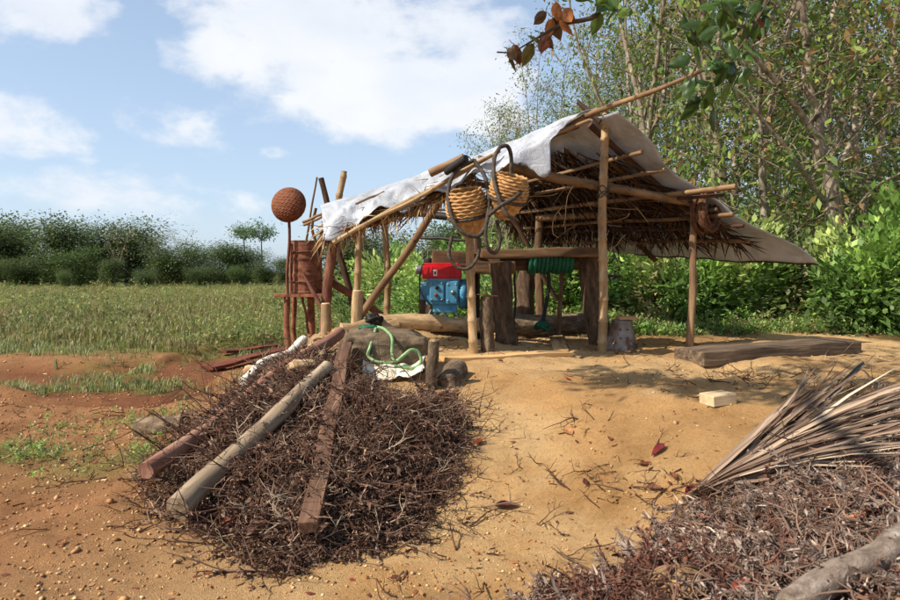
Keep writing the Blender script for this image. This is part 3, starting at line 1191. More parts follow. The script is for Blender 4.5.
BRIGHT = [lin(92, 130, 48), lin(112, 148, 58), lin(130, 160, 70), lin(78, 112, 44), lin(144, 162, 84)]
UNDER = [lin(84, 114, 48), lin(100, 130, 56), lin(68, 96, 42), lin(114, 138, 66), lin(134, 128, 78)]
BP = []
for i in range(5):
    V, T, C = bush_arrays(600 + i, 2200, 1.0, 1.5, [.11, .13, .10, .18, .12][i], [UNDER, BRIGHT, UNDER, BRIGHT, DARKS][i], [.5, .5, .5, .42, .5][i])
    lm = Acc().add(V, None, T, C).mesh('bush_leaves', False)
    lm.materials.append(M_LEAF)
    sm = stems_arrays(650 + i, 9, 1, 1.3).mesh('bush_stems')
    sm.materials.append(M_TRUNKD)
    BP.append((sm, lm))


def bush(px, py, y, kind, sc, label, zs=1.0):
    x = (px - 450) / FPX * y
    e = empty('bush', (x, y, float(ground_z(x, y)) - .03))
    e.rotation_euler = (0, 0, (px * 13 + y * 7) % 6.28)
    e.scale = (sc, sc, sc * zs)
    for nm, me in (('stems', BP[kind][0]), ('foliage', BP[kind][1])):
        o = bpy.data.objects.new(nm, me)
        col.objects.link(o)
        o.parent = e
    tag(e, label, 'bush', 'bushes round the clearing')


for a in [(663, 0, 12.2, 0, 1.15, 'rounded green bush left of the right-hand shed post'), (688, 0, 11.9, 3, .85, 'bright broad-leaved bush just behind the right-hand shed post'),
          (716, 0, 12.4, 3, .95, 'bright broad-leaved bush right of the right-hand shed post'), (755, 0, 12.8, 1, 1.1, 'light-green bush under the drooping corner of the tarp'),
          (838, 0, 11.7, 4, 1.2, 'dark glossy bush at the foot of the largest tree'), (868, 0, 11.2, 3, .95, 'broad-leaved bush right of the largest tree'),
          (900, 0, 11.0, 1, 1.2, 'yellow-green bush at the right edge of the picture'), (800, 0, 12.6, 0, 1.15, 'leafy bush between the tarp corner and the largest tree'),
          (575, 0, 13.2, 1, 1.0, 'sunlit bush seen under the winch beam'), (622, 0, 12.8, 1, 1.1, 'bright bush behind the metal bucket'), (540, 0, 13.6, 0, 1.05, 'leafy bush seen behind the winch legs'),
          (408, 0, 19.0, 3, 1.05, 'leafy bush left of the engine, behind the diagonal pole'), (372, 0, 22.0, 1, 1.3, 'light-green bush behind the left bamboo posts'), (344, 0, 25.0, 4, 1.3, 'dark low bush between the rusty poles'),
          (437, 0, 17.0, 1, 1.1, 'sunlit bush behind the engine'), (482, 0, 15.5, 1, 1.1, 'bright bush behind the bamboo post with baskets')]:
    bush(*a)


def build_undergrowth():
    r = np.random.default_rng(21)
    protos = []
    for i in range(6):
        V, T, C = bush_arrays(700 + i, 430, .8, [1.1, .7, 1.6, .5, 1.3, .9][i], [.13, .11, .14, .10, .18, .12][i], [UNDER, BRIGHT, UNDER, BRIGHT + DRYS, DARKS, UNDER + DRYS][i], .48, 7)
        protos.append((V, np.zeros((0, 4), int), T, C))
    pos = []
    while len(pos) < 330:
        y = 11.3 + 15 * r.random() ** 1.5
        px = 330 + 680 * r.random()
        x = (px - 450) / FPX * y
        if x < 1.0 and (y < 15.5 or r.random() < .45):
            continue
        if x < 2.2 and y < 12.8:
            continue
        pos.append((x, y))
    pos = np.array(pos)
    n = len(pos)
    z = ground_z(pos[:, 0], pos[:, 1]) - .03
    front = 1 - ss(11.3, 12.6, pos[:, 1])
    idx = np.where(r.random(n) < front, r.choice([1, 3], n), r.integers(0, 6, n))
    sc = .55 + .85 * r.random(n) ** 1.3
    sc *= np.where(pos[:, 0] < 1.0, .8, 1.0)
    sc *= .38 + .62 * ss(11.2, 13.8, pos[:, 1] + 1.2 * fbm(pos[:, 0] * .5, pos[:, 1] * .5, 2))
    acc = instances(protos, idx, np.column_stack([pos, z]), r.random(n) * 6.28, np.zeros(n), np.zeros(n), sc)
    o = place('undergrowth', acc.mesh('undergrowth', False), M_LEAF)
    tag(o, 'tangled green undergrowth filling the edge of the forest behind the shed', 'undergrowth', kind='stuff')


build_undergrowth()


# ------------------------------------------------------------------ grass
def tuft(seed, nb, h, spread, cols, w=.012, droop=.5):
    r = np.random.default_rng(seed)
    V, T, C = [], [], []
    for i in range(nb):
        a = r.random() * 6.28
        b = np.array([r.normal() * spread * .35, r.normal() * spread * .35, 0])
        hh = h * (.5 + .7 * r.random())
        d_ = np.array([math.cos(a), math.sin(a), 0])
        s = np.array([-math.sin(a), math.cos(a), 0]) * w * (.6 + .8 * r.random())
        lean = (.15 + droop * r.random()) * hh
        m = b + d_ * lean * .35 + np.array([0, 0, hh * .62])
        t = b + d_ * lean + np.array([0, 0, hh * (.95 - .3 * r.random() * droop)])
        k = len(V)
        V += [b - s, b + s, m + s * .8, m - s * .8, t]
        T += [(k, k + 1, k + 2), (k, k + 2, k + 3), (k + 3, k + 2, k + 4)]
        c = np.array(cols[r.integers(0, len(cols))]) * (.7 + .6 * r.random())
        C += [c] * 5
    return np.array(V), np.zeros((0, 4), int), np.array(T), np.array(C)


GC_FIELD = [lin(110, 118, 56), lin(130, 132, 70), lin(98, 108, 50), lin(146, 138, 84), lin(132, 112, 74)]
GC_FRESH = [lin(108, 120, 64), lin(124, 134, 76), lin(94, 108, 56), lin(142, 140, 92), lin(104, 124, 60)]


def build_grass():
    r = np.random.default_rng(8)
    protos = [tuft(900 + i, 12, .44, .42, GC_FIELD, .017) for i in range(5)] + [tuft(920 + i, 15, .26, .26, GC_FRESH, .009, .8) for i in range(4)]
    # weedy forbs of the field: small bushes of leaves
    for i in range(4):
        V, T, C = bush_arrays(940 + i, 38, .40, .50, .105, [GC_FIELD[:3], [lin(86, 104, 46), lin(100, 116, 54)], GC_FIELD[:2] + [lin(128, 98, 70)], [lin(92, 108, 50), lin(118, 124, 64)]][i], .4, 5)
        protos.append((V, np.zeros((0, 4), int), T, C))
    for i in range(3):
        V, T, C = bush_arrays(960 + i, 46, .34, .30, .085, [UNDER, BRIGHT, UNDER + DRYS][i], .5, 5)
        protos.append((V, np.zeros((0, 4), int), T, C))
    P_, I_, S_ = [], [], []
    # field, evenly over the ground out to the treeline, thinning with distance
    n = 28000
    y = 8 * np.exp(r.random(n) * math.log(75 / 8))
    px = -190 + 770 * r.random(n)
    x = (px - 450) / FPX * y + r.normal(size=n) * .1
    g = grass_mask(x, y)
    keep = (r.random(n) < g) & ~((x > 1.2) & (y < 14))
    keep &= r.random(n) < np.where(y > 15, .62, .62) 
    x, y, g = x[keep], y[keep], g[keep]
    fresh = ss(15.5, 13.0, y + 5 * fbm(x * .5, y * .5, 2))
    k = np.where(r.random(len(x)) < fresh, r.integers(5, 9, len(x)), np.where(r.random(len(x)) < .10 + .45 * ss(.02, .16, fbm(x * .28 + 8, y * .12, 3)), r.integers(9, 13, len(x)), r.integers(0, 5, len(x))))
    forb = (k >= 9)
    s = (.55 + .7 * r.random(len(x))) * (1 + .6 * ss(-.05, .2, fbm(x * .15 + 2, y * .1, 3))) * np.where(y > 30, 1.15, 1.0) * np.where(forb, .85, .62) * np.where(k < 5, 1.0, np.where(forb, 1.0, .8 + .5 * r.random(len(x))))
    P_.append(np.column_stack([x, y, ground_z(x, y) - .02]))
    I_.append(k)
    S_.append(s)
    # low fresh green along the front of the undergrowth
    n = 2600
    y = 10.3 + 2.6 * r.random(n)
    x = 1.8 + 9.5 * r.random(n)
    keep = r.random(n) < ss(9.9, 11.2, y + 3 * fbm(x * .6, y * .6, 2))
    x, y = x[keep], y[keep]
    P_.append(np.column_stack([x, y, ground_z(x, y) - .02]))
    I_.append(np.where(r.random(len(x)) < .3, r.integers(5, 9, len(x)), r.integers(13, 16, len(x))))
    S_.append((.3 + .55 * r.random(len(x))) * (1 + 1.5 * np.clip(fbm(x * .8, y * .8, 3), 0, 1)))
    # small leafy weeds on the bare earth at the left
    n = 150
    c = np.array([(-2.75, 5.35, .42, .26), (-3.9, 5.9, .35, .25), (-3.3, 6.9, .6, .3)])[r.integers(0, 3, n)]
    x, y = c[:, 0] + r.normal(size=n) * c[:, 2], c[:, 1] + r.normal(size=n) * c[:, 3]
    P_.append(np.column_stack([x, y, ground_z(x, y) - .01]))
    I_.append(r.integers(13, 16, n))
    S_.append(.16 + .22 * r.random(n))
    P_, I_, S_ = np.concatenate(P_), np.concatenate(I_), np.concatenate(S_)
    m = len(P_)
    acc = instances(protos, I_, P_, r.random(m) * 6.28, np.zeros(m), np.zeros(m), S_)
    o = place('grass', acc.mesh('grass', False), M_LEAF)
    tag(o, 'olive green field grass with fresh tufts on the eroded banks', 'grass', kind='stuff')


build_grass()

# ------------------------------------------------------------------ the open shed
def gz(px, py):
    return G(px, py)


def on_ground(px, py, sink=.12):
    p = G(px, py)
    return Vector((p.x, p.y, p.z - sink))


def build_shed():
    pA = on_ground(602, 351)
    dA = pA.y
    shed = empty('shed', G(602, 351))
    tag(shed, 'open pole shed roofed with palm thatch under a white plastic sheet', 'shed')
    topA = P(605, 113, dA)
    pole('post', pA, topA, .062, .05, M_BAMBOO, shed, bamboo=True, k=12)
    pB = on_ground(690, 346)
    topB = P(696, 194, pB.y)
    pole('post', pB, topB, .055, .045, M_BAMBOO_D, shed, bend=.02)
    pC = on_ground(474, 353)
    topC = P(466, 163, pC.y + .1)
    pole('post', pC, topC, .056, .05, M_BAMBOO, shed, bamboo=True, k=12)
    b = on_ground(387, 338)
    pole('post', P(388, 346, 9.6), P(385, 205, 9.6), .05, .045, M_BAMBOO, shed, bamboo=True)
    pole('post', P(354, 330, 9.2), P(361, 215, 9.2), .05, .046, M_BAMBOO, shed, bamboo=True)
    pole('post', P(540, 336, 11.2), P(539, 190, 11.2), .075, .065, M_POLE, shed)
    pole('post', P(476, 335, 10.9), P(478, 180, 10.9), .06, .05, M_DARKPOLE, shed)
    pole('brace', P(361, 316, 9.1), P(452, 185, 8.6), .052, .046, M_BAMBOO_D, shed)
    pole('brace', P(557, 300, 10.9), P(500, 196, 10.6), .04, .035, M_DARKPOLE, shed)

    # roof planes: corner points (front/back, ridge/eave)
    RF, RB = np.array(P(606, 117, dA - .25)), np.array((.55, 11.2, 3.55))
    EF, EB = np.array(P(792, 263, 9.3)), np.array(P(556, 250, 12.0))

    def right(u, v, lift=0.0):
        u = np.asarray(u, float)[..., None]
        v = np.asarray(v, float)[..., None]
        p = (RF * (1 - v) + EF * v) * (1 - u) + (RB * (1 - v) + EB * v) * u
        p = p.copy()
        sag = -.10 * np.sin(np.clip(v[..., 0], 0, 1) * math.pi) * (1 - .3 * u[..., 0])
        p[..., 2] += sag + lift
        return p

    # ridge pole sticking far out in front
    ridge_a, ridge_b = P(712, 66, 6.25), Vector((.50, 11.6, 3.50))
    mid = topA + Vector((0, 0, -.02))
    pole('ridge_pole', ridge_a, P(545, 134, 9.3), .018, .042, M_BAMBOO_D, shed, k=10)
    pole('ridge_pole', P(577, 125, 8.7), ridge_b, .05, .045, M_DARKPOLE, shed)
    pole('ridge_stub', P(598, 110, 8.3), P(566, 129, 8.35), .045, .05, M_BAMBOO_D, shed)
    pole('ridge_stub', P(578, 102, 8.6), P(600, 122, 8.45), .03, .035, M_DARKPOLE, shed)
    # tie beams
    pole('tie_beam', P(478, 160, pC.y + .1), P(694, 203, pB.y - .06), .062, .055, M_BAMBOO_D, shed, bend=.10, bamboo=True)
    pole('tie_beam', P(538, 218, 11.1), P(700, 206, pB.y + .08), .062, .055, M_BAMBOO_D, shed, bamboo=True)
    pole('tie_beam', P(452, 180, 8.6), P(545, 196, 11.1), .045, .04, M_DARKPOLE, shed)
    # front rafter of the right slope and purlins under the thatch, their ends poking out
    f = right(0.10, 0.0, -.03), right(0.10, 0.74, -.10)
    pole('rafter', f[0], f[1], .045, .04, M_DARKPOLE, shed)
    f = right(0.5, 0.0, -.05), right(0.5, 0.97, -.12)
    pole('rafter', f[0], f[1], .045, .04, M_DARKPOLE, shed)
    f = right(0.93, 0.0, -.05), right(0.93, .97, -.1)
    pole('rafter', f[0], f[1], .04, .035, M_DARKPOLE, shed)
    for (v_, u0_, u1_, rr, dv) in [(.14, -.04, .95, .028, .02), (.24, -.05, 1.0, .03, .02), (.36, -.24, 1.0, .034, .03), (.40, -.16, .9, .024, -.03), (.52, -.10, 1.0, .03, .03), (.60, -.08, 1.0, .026, .02), (.72, -.02, 1.0, .03, .0)]:
        pole('purlin', right(u0_, v_, -.13), right(u1_, v_ + dv, -.24), rr, rr * .8, M_BAMBOO_D if rr > .027 else M_DARKPOLE, shed)
    # thatch: palm leaflets and stems hanging under the right slope
    r = np.random.default_rng(40)
    ac = Acc()
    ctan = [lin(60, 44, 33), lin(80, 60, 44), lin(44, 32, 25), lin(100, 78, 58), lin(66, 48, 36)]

    def strips(base, direc, length, width, droop, cols_):
        n = len(base)
        direc = direc / (np.linalg.norm(direc, axis=1)[:, None] + 1e-9)
        side = np.cross(direc, rand_unit(r, n))
        side /= np.linalg.norm(side, axis=1)[:, None] + 1e-9
        L_, W_ = length[:, None], width[:, None]
        dz = np.array([0, 0, -1.0])
        p0 = base
        p1 = base + direc * L_ * .5 + dz * (droop * length * .18)[:, None]
        p2 = base + direc * L_ + dz * (droop * length * .6)[:, None]
        V = np.stack([p0 - side * W_ * .5, p0 + side * W_ * .5, p1 - side * W_ * .45, p1 + side * W_ * .45, p2], 1).reshape(-1, 3)
        k = np.arange(n) * 5
        T = np.concatenate([np.stack([k, k + 1, k + 3], 1), np.stack([k, k + 3, k + 2], 1), np.stack([k + 2, k + 3, k + 4], 1)])
        c = np.array(cols_)[r.integers(0, len(cols_), n)] * (.6 + .7 * r.random((n, 1)))
        return V, T, np.repeat(c, 5, 0)
    # fronds: each a midrib laid down the slope with many leaflets
    nf = 66
    for i in range(nf):
        v0 = r.random() * .45
        u0 = .10 + .2 * v0 + .88 * r.random()
        ln = .28 + .25 * r.random()
        du = r.normal() * .38
        t = np.linspace(0, 1, 7)
        pts = right(np.clip(u0 + du * t, .05, 1.1), np.clip(v0 + ln * t, 0, .76), -.05 - .10 * r.random())
        V, Q, T = tube(pts, np.linspace(.013, .005, 7), 4, False)
        ac.add(V, Q, None, np.array(lin(104, 76, 50)))
        m = 44
        tt = r.random(m)
        base = right(np.clip(u0 + du * tt, .05, 1.1), np.clip(v0 + ln * tt, 0, .76), -.07)
        along = np.array(pts[-1] - pts[0])
        along /= np.linalg.norm(along)
        axis = RB - RF
        axis = axis / np.linalg.norm(axis)
        sgn = np.where(r.random(m) < .5, -1, 1)
        dr = along[None] * (.5 + .5 * r.random((m, 1))) + axis[None] * sgn[:, None] * (.3 + .9 * r.random((m, 1))) + r.normal(size=(m, 3)) * .12 + np.array([0, 0, -.12])
        ac.add(*[q for q in (lambda a: (a[0], None, a[1], a[2]))(strips(base, dr, .22 + .32 * r.random(m), .018 + .016 * r.random(m), .35 * r.random(m), ctan))])
    for i in range(34):
        u0, v0 = .1 + .85 * r.random(), .05 + .6 * r.random()
        p = right(u0, v0, -.12 - .1 * r.random())
        q = limb(r, p, np.array([r.normal() * .8, r.normal(), -.25 + r.normal() * .2]), .6 + .8 * r.random(), 6, -.05, .16)
        V, Q, T = tube(q, np.linspace(.012, .004, 7), 4, False)
        ac.add(V, Q, None, np.array(lin(92, 70, 50)) * (.6 + .6 * r.random()))
    # ragged ends along the lower edge and the front edge
    n = 300
    uu = .22 + .8 * r.random(n)
    base = right(uu, .55 + .2 * r.random(n), -.10)
    dr = np.tile(np.array([.2, .0, -.6]), (n, 1)) + r.normal(size=(n, 3)) * .35
    a_ = strips(base, dr, .2 + .35 * r.random(n), .014 + .014 * r.random(n), .5 * r.random(n), ctan)
    ac.add(a_[0], None, a_[1], a_[2])
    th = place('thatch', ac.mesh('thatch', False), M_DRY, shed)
    tag(th, 'dark dry palm thatch seen from below', kind='stuff')

    # straw fringe under the left slope
    FL, FR = np.array(P(326, 226, 7.55)), np.array(P(548, 142, 7.95))
    BL, BR = np.array(P(322, 207, 8.22)), np.array(P(592, 111, 8.35))

    def left(u, v):
        """u from the low left end to the ridge, v from the back edge to the front edge"""
        u = np.asarray(u, float)[..., None]
        v = np.asarray(v, float)[..., None]
        p = (BL * (1 - v) + FL * v) * (1 - u) + (BR * (1 - v) + FR * v) * u
        p = p.copy()
        p[..., 2] += -.06 * np.sin(u[..., 0] * math.pi) + .05 * np.sin(v[..., 0] * math.pi)
        return p
    ac = Acc()
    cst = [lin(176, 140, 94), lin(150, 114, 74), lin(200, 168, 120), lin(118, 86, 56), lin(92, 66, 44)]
    n = 900
    uu = r.random(n) ** 1.1 * .64
    vv = .70 + .34 * r.random(n)
    base = left(uu, vv)
    base[:, 2] -= .05 + .05 * r.random(n)
    dr = np.tile(np.array([-.25, -.3, -.75]), (n, 1)) + r.normal(size=(n, 3)) * .42
    a_ = strips(base, dr, .10 + .24 * r.random(n) * (1.2 - uu * .6), .008 + .012 * r.random(n), .6 * r.random(n), cst)
    ac.add(a_[0], None, a_[1], a_[2])
    n = 700     # layer of straw lying along the slope beneath the sheet
    uu = .13 + r.random(n) * .5
    vv = .25 + .75 * r.random(n)
    base = left(uu, vv)
    base[:, 2] -= .11 + .05 * r.random(n)
    dr = np.tile(FL - FR, (n, 1)) / 3 + r.normal(size=(n, 3)) * np.array([.2, .2, .07])
    a_ = strips(base, dr, .3 + .3 * r.random(n), .016 + .014 * r.random(n), .12 * r.random(n), cst)
    ac.add(a_[0], None, a_[1], a_[2])
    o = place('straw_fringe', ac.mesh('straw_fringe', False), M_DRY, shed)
    tag(o, 'pale frayed straw hanging below the low end of the sheet', kind='stuff')

    # rafters of the left slope
    pole('rafter', P(333, 243, 7.45), P(492, 155, 7.75), .026, .022, M_BAMBOO, shed)
    pole('rafter', P(352, 232, 7.5), P(500, 151, 7.85), .022, .02, M_BAMBOO, shed)
    pole('rafter', P(322, 224, 7.95), P(590, 120, 8.2), .03, .026, M_BAMBOO_D, shed)
    pole('rafter', P(384, 192, 7.9), P(356, 204, 7.62), .016, .014, M_BAMBOO_D, shed)
    pole('rafter', P(430, 173, 7.65), P(464, 157, 7.55), .05, .048, M_BAMBOO_D, shed)
    pole('black_pipe', P(446, 172, 7.6), P(466, 158, 7.35), .042, .042, M_BLACK, shed)
    pole('eave_stick', P(303, 222, 9.0), P(322, 214, 8.9), .022, .018, M_BAMBOO_D, shed)
    pole('black_pipe', P(398, 213, 9.6), P(470, 217, 9.2), .055, .055, M_BLACK, shed)
    pole('black_pipe', P(421, 238, 9.3), P(468, 240, 9.0), .022, .022, M_BLACK, shed)
    pole('cross_stick', P(392, 207, 9.4), P(466, 210, 9.0), .018, .016, M_DARKPOLE, shed)

    # plastic sheets with folds
    def sheet(name, fn, nu, nv, label):
        u, v = np.meshgrid(np.linspace(0, 1, nu), np.linspace(0, 1, nv), indexing='ij')
        V = fn(u, v).reshape(-1, 3)
        o = place(name, Acc().add(V, grid_faces(nu, nv)).mesh(name), M_TARP, shed)
        md = o.modifiers.new('thickness', 'SOLIDIFY')
        md.thickness = .004
        tag(o, label)
        return o

    def right_sheet(u, v):
        uu = u * 1.10 - .06 + .07 * fbm(v * 7 + 2, v * 0 + 1, 3) * (1 - u) + .03 * np.sin(v * 5) * (1 - u)
        # the lower edge hangs past the eave, the front corner droops to a point
        vv = v * 1.0
        p = right(uu, vv, .035)
        w = .09 * fbm(u * 6, v * 6 + 3, 3) + .05 * fbm(u * 16, v * 5, 2) + .04 * np.sin(v * 16 + 3 * u + 4 * fbm(u * 3, v * 3, 2)) * (.3 + .7 * (1 - u))
        p[..., 2] += w * (0.35 + v)
        p[..., 0] += .03 * fbm(u * 9 + 5, v * 9, 2)
        return p

    def left_sheet(u, v):
        k = np.clip(v / .78, 0, 1)
        h = np.clip((v - .78) / .22, 0, 1)
        p = left(u * 1.02 - .01, k)
        w = .12 * fbm(u * 9 + 2, v * 3 + 8, 3) + .06 * fbm(u * 30 + 2, v * 9 + 8, 3) + .03 * np.sin(u * 30 + v * 8 + 7 * fbm(u * 4, v * 2 + 3, 2))
        p[..., 2] += w * (.3 + k) + .03
        # hanging hem, deeper at the ridge end and at the low end
        hang = .06 + .16 * np.clip(fbm(u * 5 + 11, u * 0 + 3, 3) + .25, 0, 1) + .26 * ss(.86, .97, u) + .05 * ss(.25, .0, u)
        p[..., 2] -= h * hang
        p[..., 1] -= h * (.05 + .03 * np.sin(u * 40)) + .02 * h * fbm(u * 20, v * 5, 2)
        return p
    sheet('plastic_sheet', right_sheet, 70, 60, 'grey-white plastic sheet over the right slope, corner drooping')
    sheet('plastic_sheet', left_sheet, 150, 36, 'white crumpled plastic sheet over the low left slope')
    # dark hem along the bottom of the right sheet
    t = np.linspace(0, .62, 30)
    V, Q, T = tube(right_sheet(t, np.ones(30)), .014, 6)
    place('sheet_hem', Acc().add(V, Q, T).mesh('sheet_hem'), M_BLACK, shed)
    # lashings at the joints
    for (px, py, d_) in [(604, 121, dA), (694, 201, pB.y), (468, 168, pC.y + .1), (603, 197, dA), (386, 214, 9.6)]:
        c = np.array(P(px, py, d_))
        pts = [c + np.array([math.cos(a) * .068, math.sin(a) * .068, .05 * math.sin(a * 1.7) + .004 * a]) for a in np.linspace(0, 6.28 * 4, 60)]
        cable('lashing', pts, .007, M_STRAP, shed, 90, 5)
    return pA, pB, pC


pA, pB, pC = build_shed()


# coil of vine hung on the right post
def build_coil():
    c = np.array(P(705, 211, pB.y - .12))
    r = np.random.default_rng(9)
    e = empty('vine_coil', c)
    tag(e, 'dark coil of vine hung on the end of the right-hand shed post', 'coil')
    # axis of the coil points out to the right and to the viewer
    ax = unit((.62, -.75, .05))
    a1 = unit(np.cross(ax, (0, 0, 1)))
    a2 = np.cross(a1, ax)
    for i in range(15):
        R = .155 + .065 * r.random()
        off = (r.random() - .5) * .20
        th = np.linspace(0, 6.28 * 1.02, 34) + r.random() * 6
        pts = [c + ax * (off + .02 * math.sin(t * 2 + i)) + (a1 * math.cos(t) * R + a2 * math.sin(t) * R * 1.25) * (1 + .05 * math.sin(3 * t + i)) for t in th]
        cable('strand', pts, .018 + .008 * r.random(), M_VINE, e, 34, 6)
    pole('hanger_peg', c - ax * .35, c + ax * .17, .028, .026, M_POLE, e)


build_coil()


# ------------------------------------------------------------------ hanging baskets
def build_basket(px, py, d_, tiltdir, label, strap_pts, hoop_pts, s=1.0):
    c = P(px, py, d_)
    e = empty('basket', c)
    tag(e, label, 'basket', 'carrying baskets hung at the front of the shed')
    # tall basket lying tilted: profile from base to rim
    rows = 34
    prof = [(0.02, -.24 * s)]
    for i in range(rows):
        t = i / (rows - 1)
        R = .215 * math.sin(math.pi * (.13 + .60 * t)) * s
        prof.append((R, (-.24 + .50 * t) * s))
    kk = 60

    def mod(i, j):
        return 1 + .028 * np.where(((i // 2) + (j // 3)) % 2 == 0, 1, -1) + .012 * np.sin(i * 3.14)
    V, Q = lathe(prof, kk, mod)
    M = Matrix.Translation(c) @ Vector(tiltdir).to_track_quat('Z', 'Y').to_matrix().to_4x4()
    bd = place('body', Acc().add(V, Q).mesh('basket_body'), M_BASKET, e, M)
    md = bd.modifiers.new('thick', 'SOLIDIFY')
    md.thickness = .010
    # rows of thick weavers standing proud in the upper half
    for q in range(9):
        t = .44 + .55 * q / 8
        R = .215 * math.sin(math.pi * (.13 + .60 * t)) * s
        z = (-.24 + .50 * t) * s
        th = np.linspace(0, 6.283, 49)
        pts = [((R + .006 + .006 * math.sin(a * 12 + q * math.pi)) * math.cos(a), (R + .006 + .006 * math.sin(a * 12 + q * math.pi)) * math.sin(a), z + .006 * math.sin(a * 12 + q * 3.14)) for a in th]
        V, Q, T = tube(pts, .012 * s, 6)
        place('weaver', Acc().add(V, Q, T).mesh('weaver'), M_BASKET, e, M)
    for z, R in ((-.02 * s, .216 * s),):
        th = np.linspace(0, 6.283, 41)
        V, Q, T = tube([(R * math.cos(a), R * math.sin(a), z) for a in th], .019 * s, 7)
        place('band', Acc().add(V, Q, T).mesh('band'), M_STRAP, e, M)
    for pts in strap_pts:
        cable('strap', [P(*p) for p in pts], .024, M_STRAP, e, 44, 7)
    for pts in hoop_pts:
        cable('hoop', [P(*p) for p in pts], .021, M_STRAP, e, 44, 7)


D1 = 7.55
build_basket(468, 214, D1, (-.16, -.30, 1.0), 'left of the two woven baskets hung from the shed front by dark straps',
             [[(474, 160, D1 + .1), (455, 172, D1), (448, 195, D1 - .12), (456, 226, D1 - .27), (478, 236, D1 - .28), (488, 214, D1 - .2), (486, 180, D1), (474, 160, D1 + .1)]],
             [[(452, 236, D1 - .05), (449, 255, D1 - .05), (457, 267, D1 - .05), (469, 268, D1 - .05), (478, 256, D1), (480, 238, D1)]], 1.06)
D1 -= .32
build_basket(507, 198, D1 + .25, (.22, -.30, 1.0), 'right of the two woven baskets hung from the shed front, tipped to the right',
             [[(500, 147, D1 + .3), (494, 160, D1 + .2), (495, 185, D1 + .05), (505, 212, D1 - .03), (514, 219, D1 + .0)],
              [(500, 147, D1 + .3), (507, 146, D1 + .35), (511, 156, D1 + .4), (511, 178, D1 + .42)],
              [(488, 216, D1 + .05), (500, 206, D1 - .02), (514, 198, D1 - .02), (523, 190, D1 + .1)]],
             [[(492, 208, D1 + .05), (486, 226, D1 + .05), (487, 246, D1 + .05), (495, 253, D1 + .1), (500, 240, D1 + .1), (497, 220, D1 + .1)]], .98)


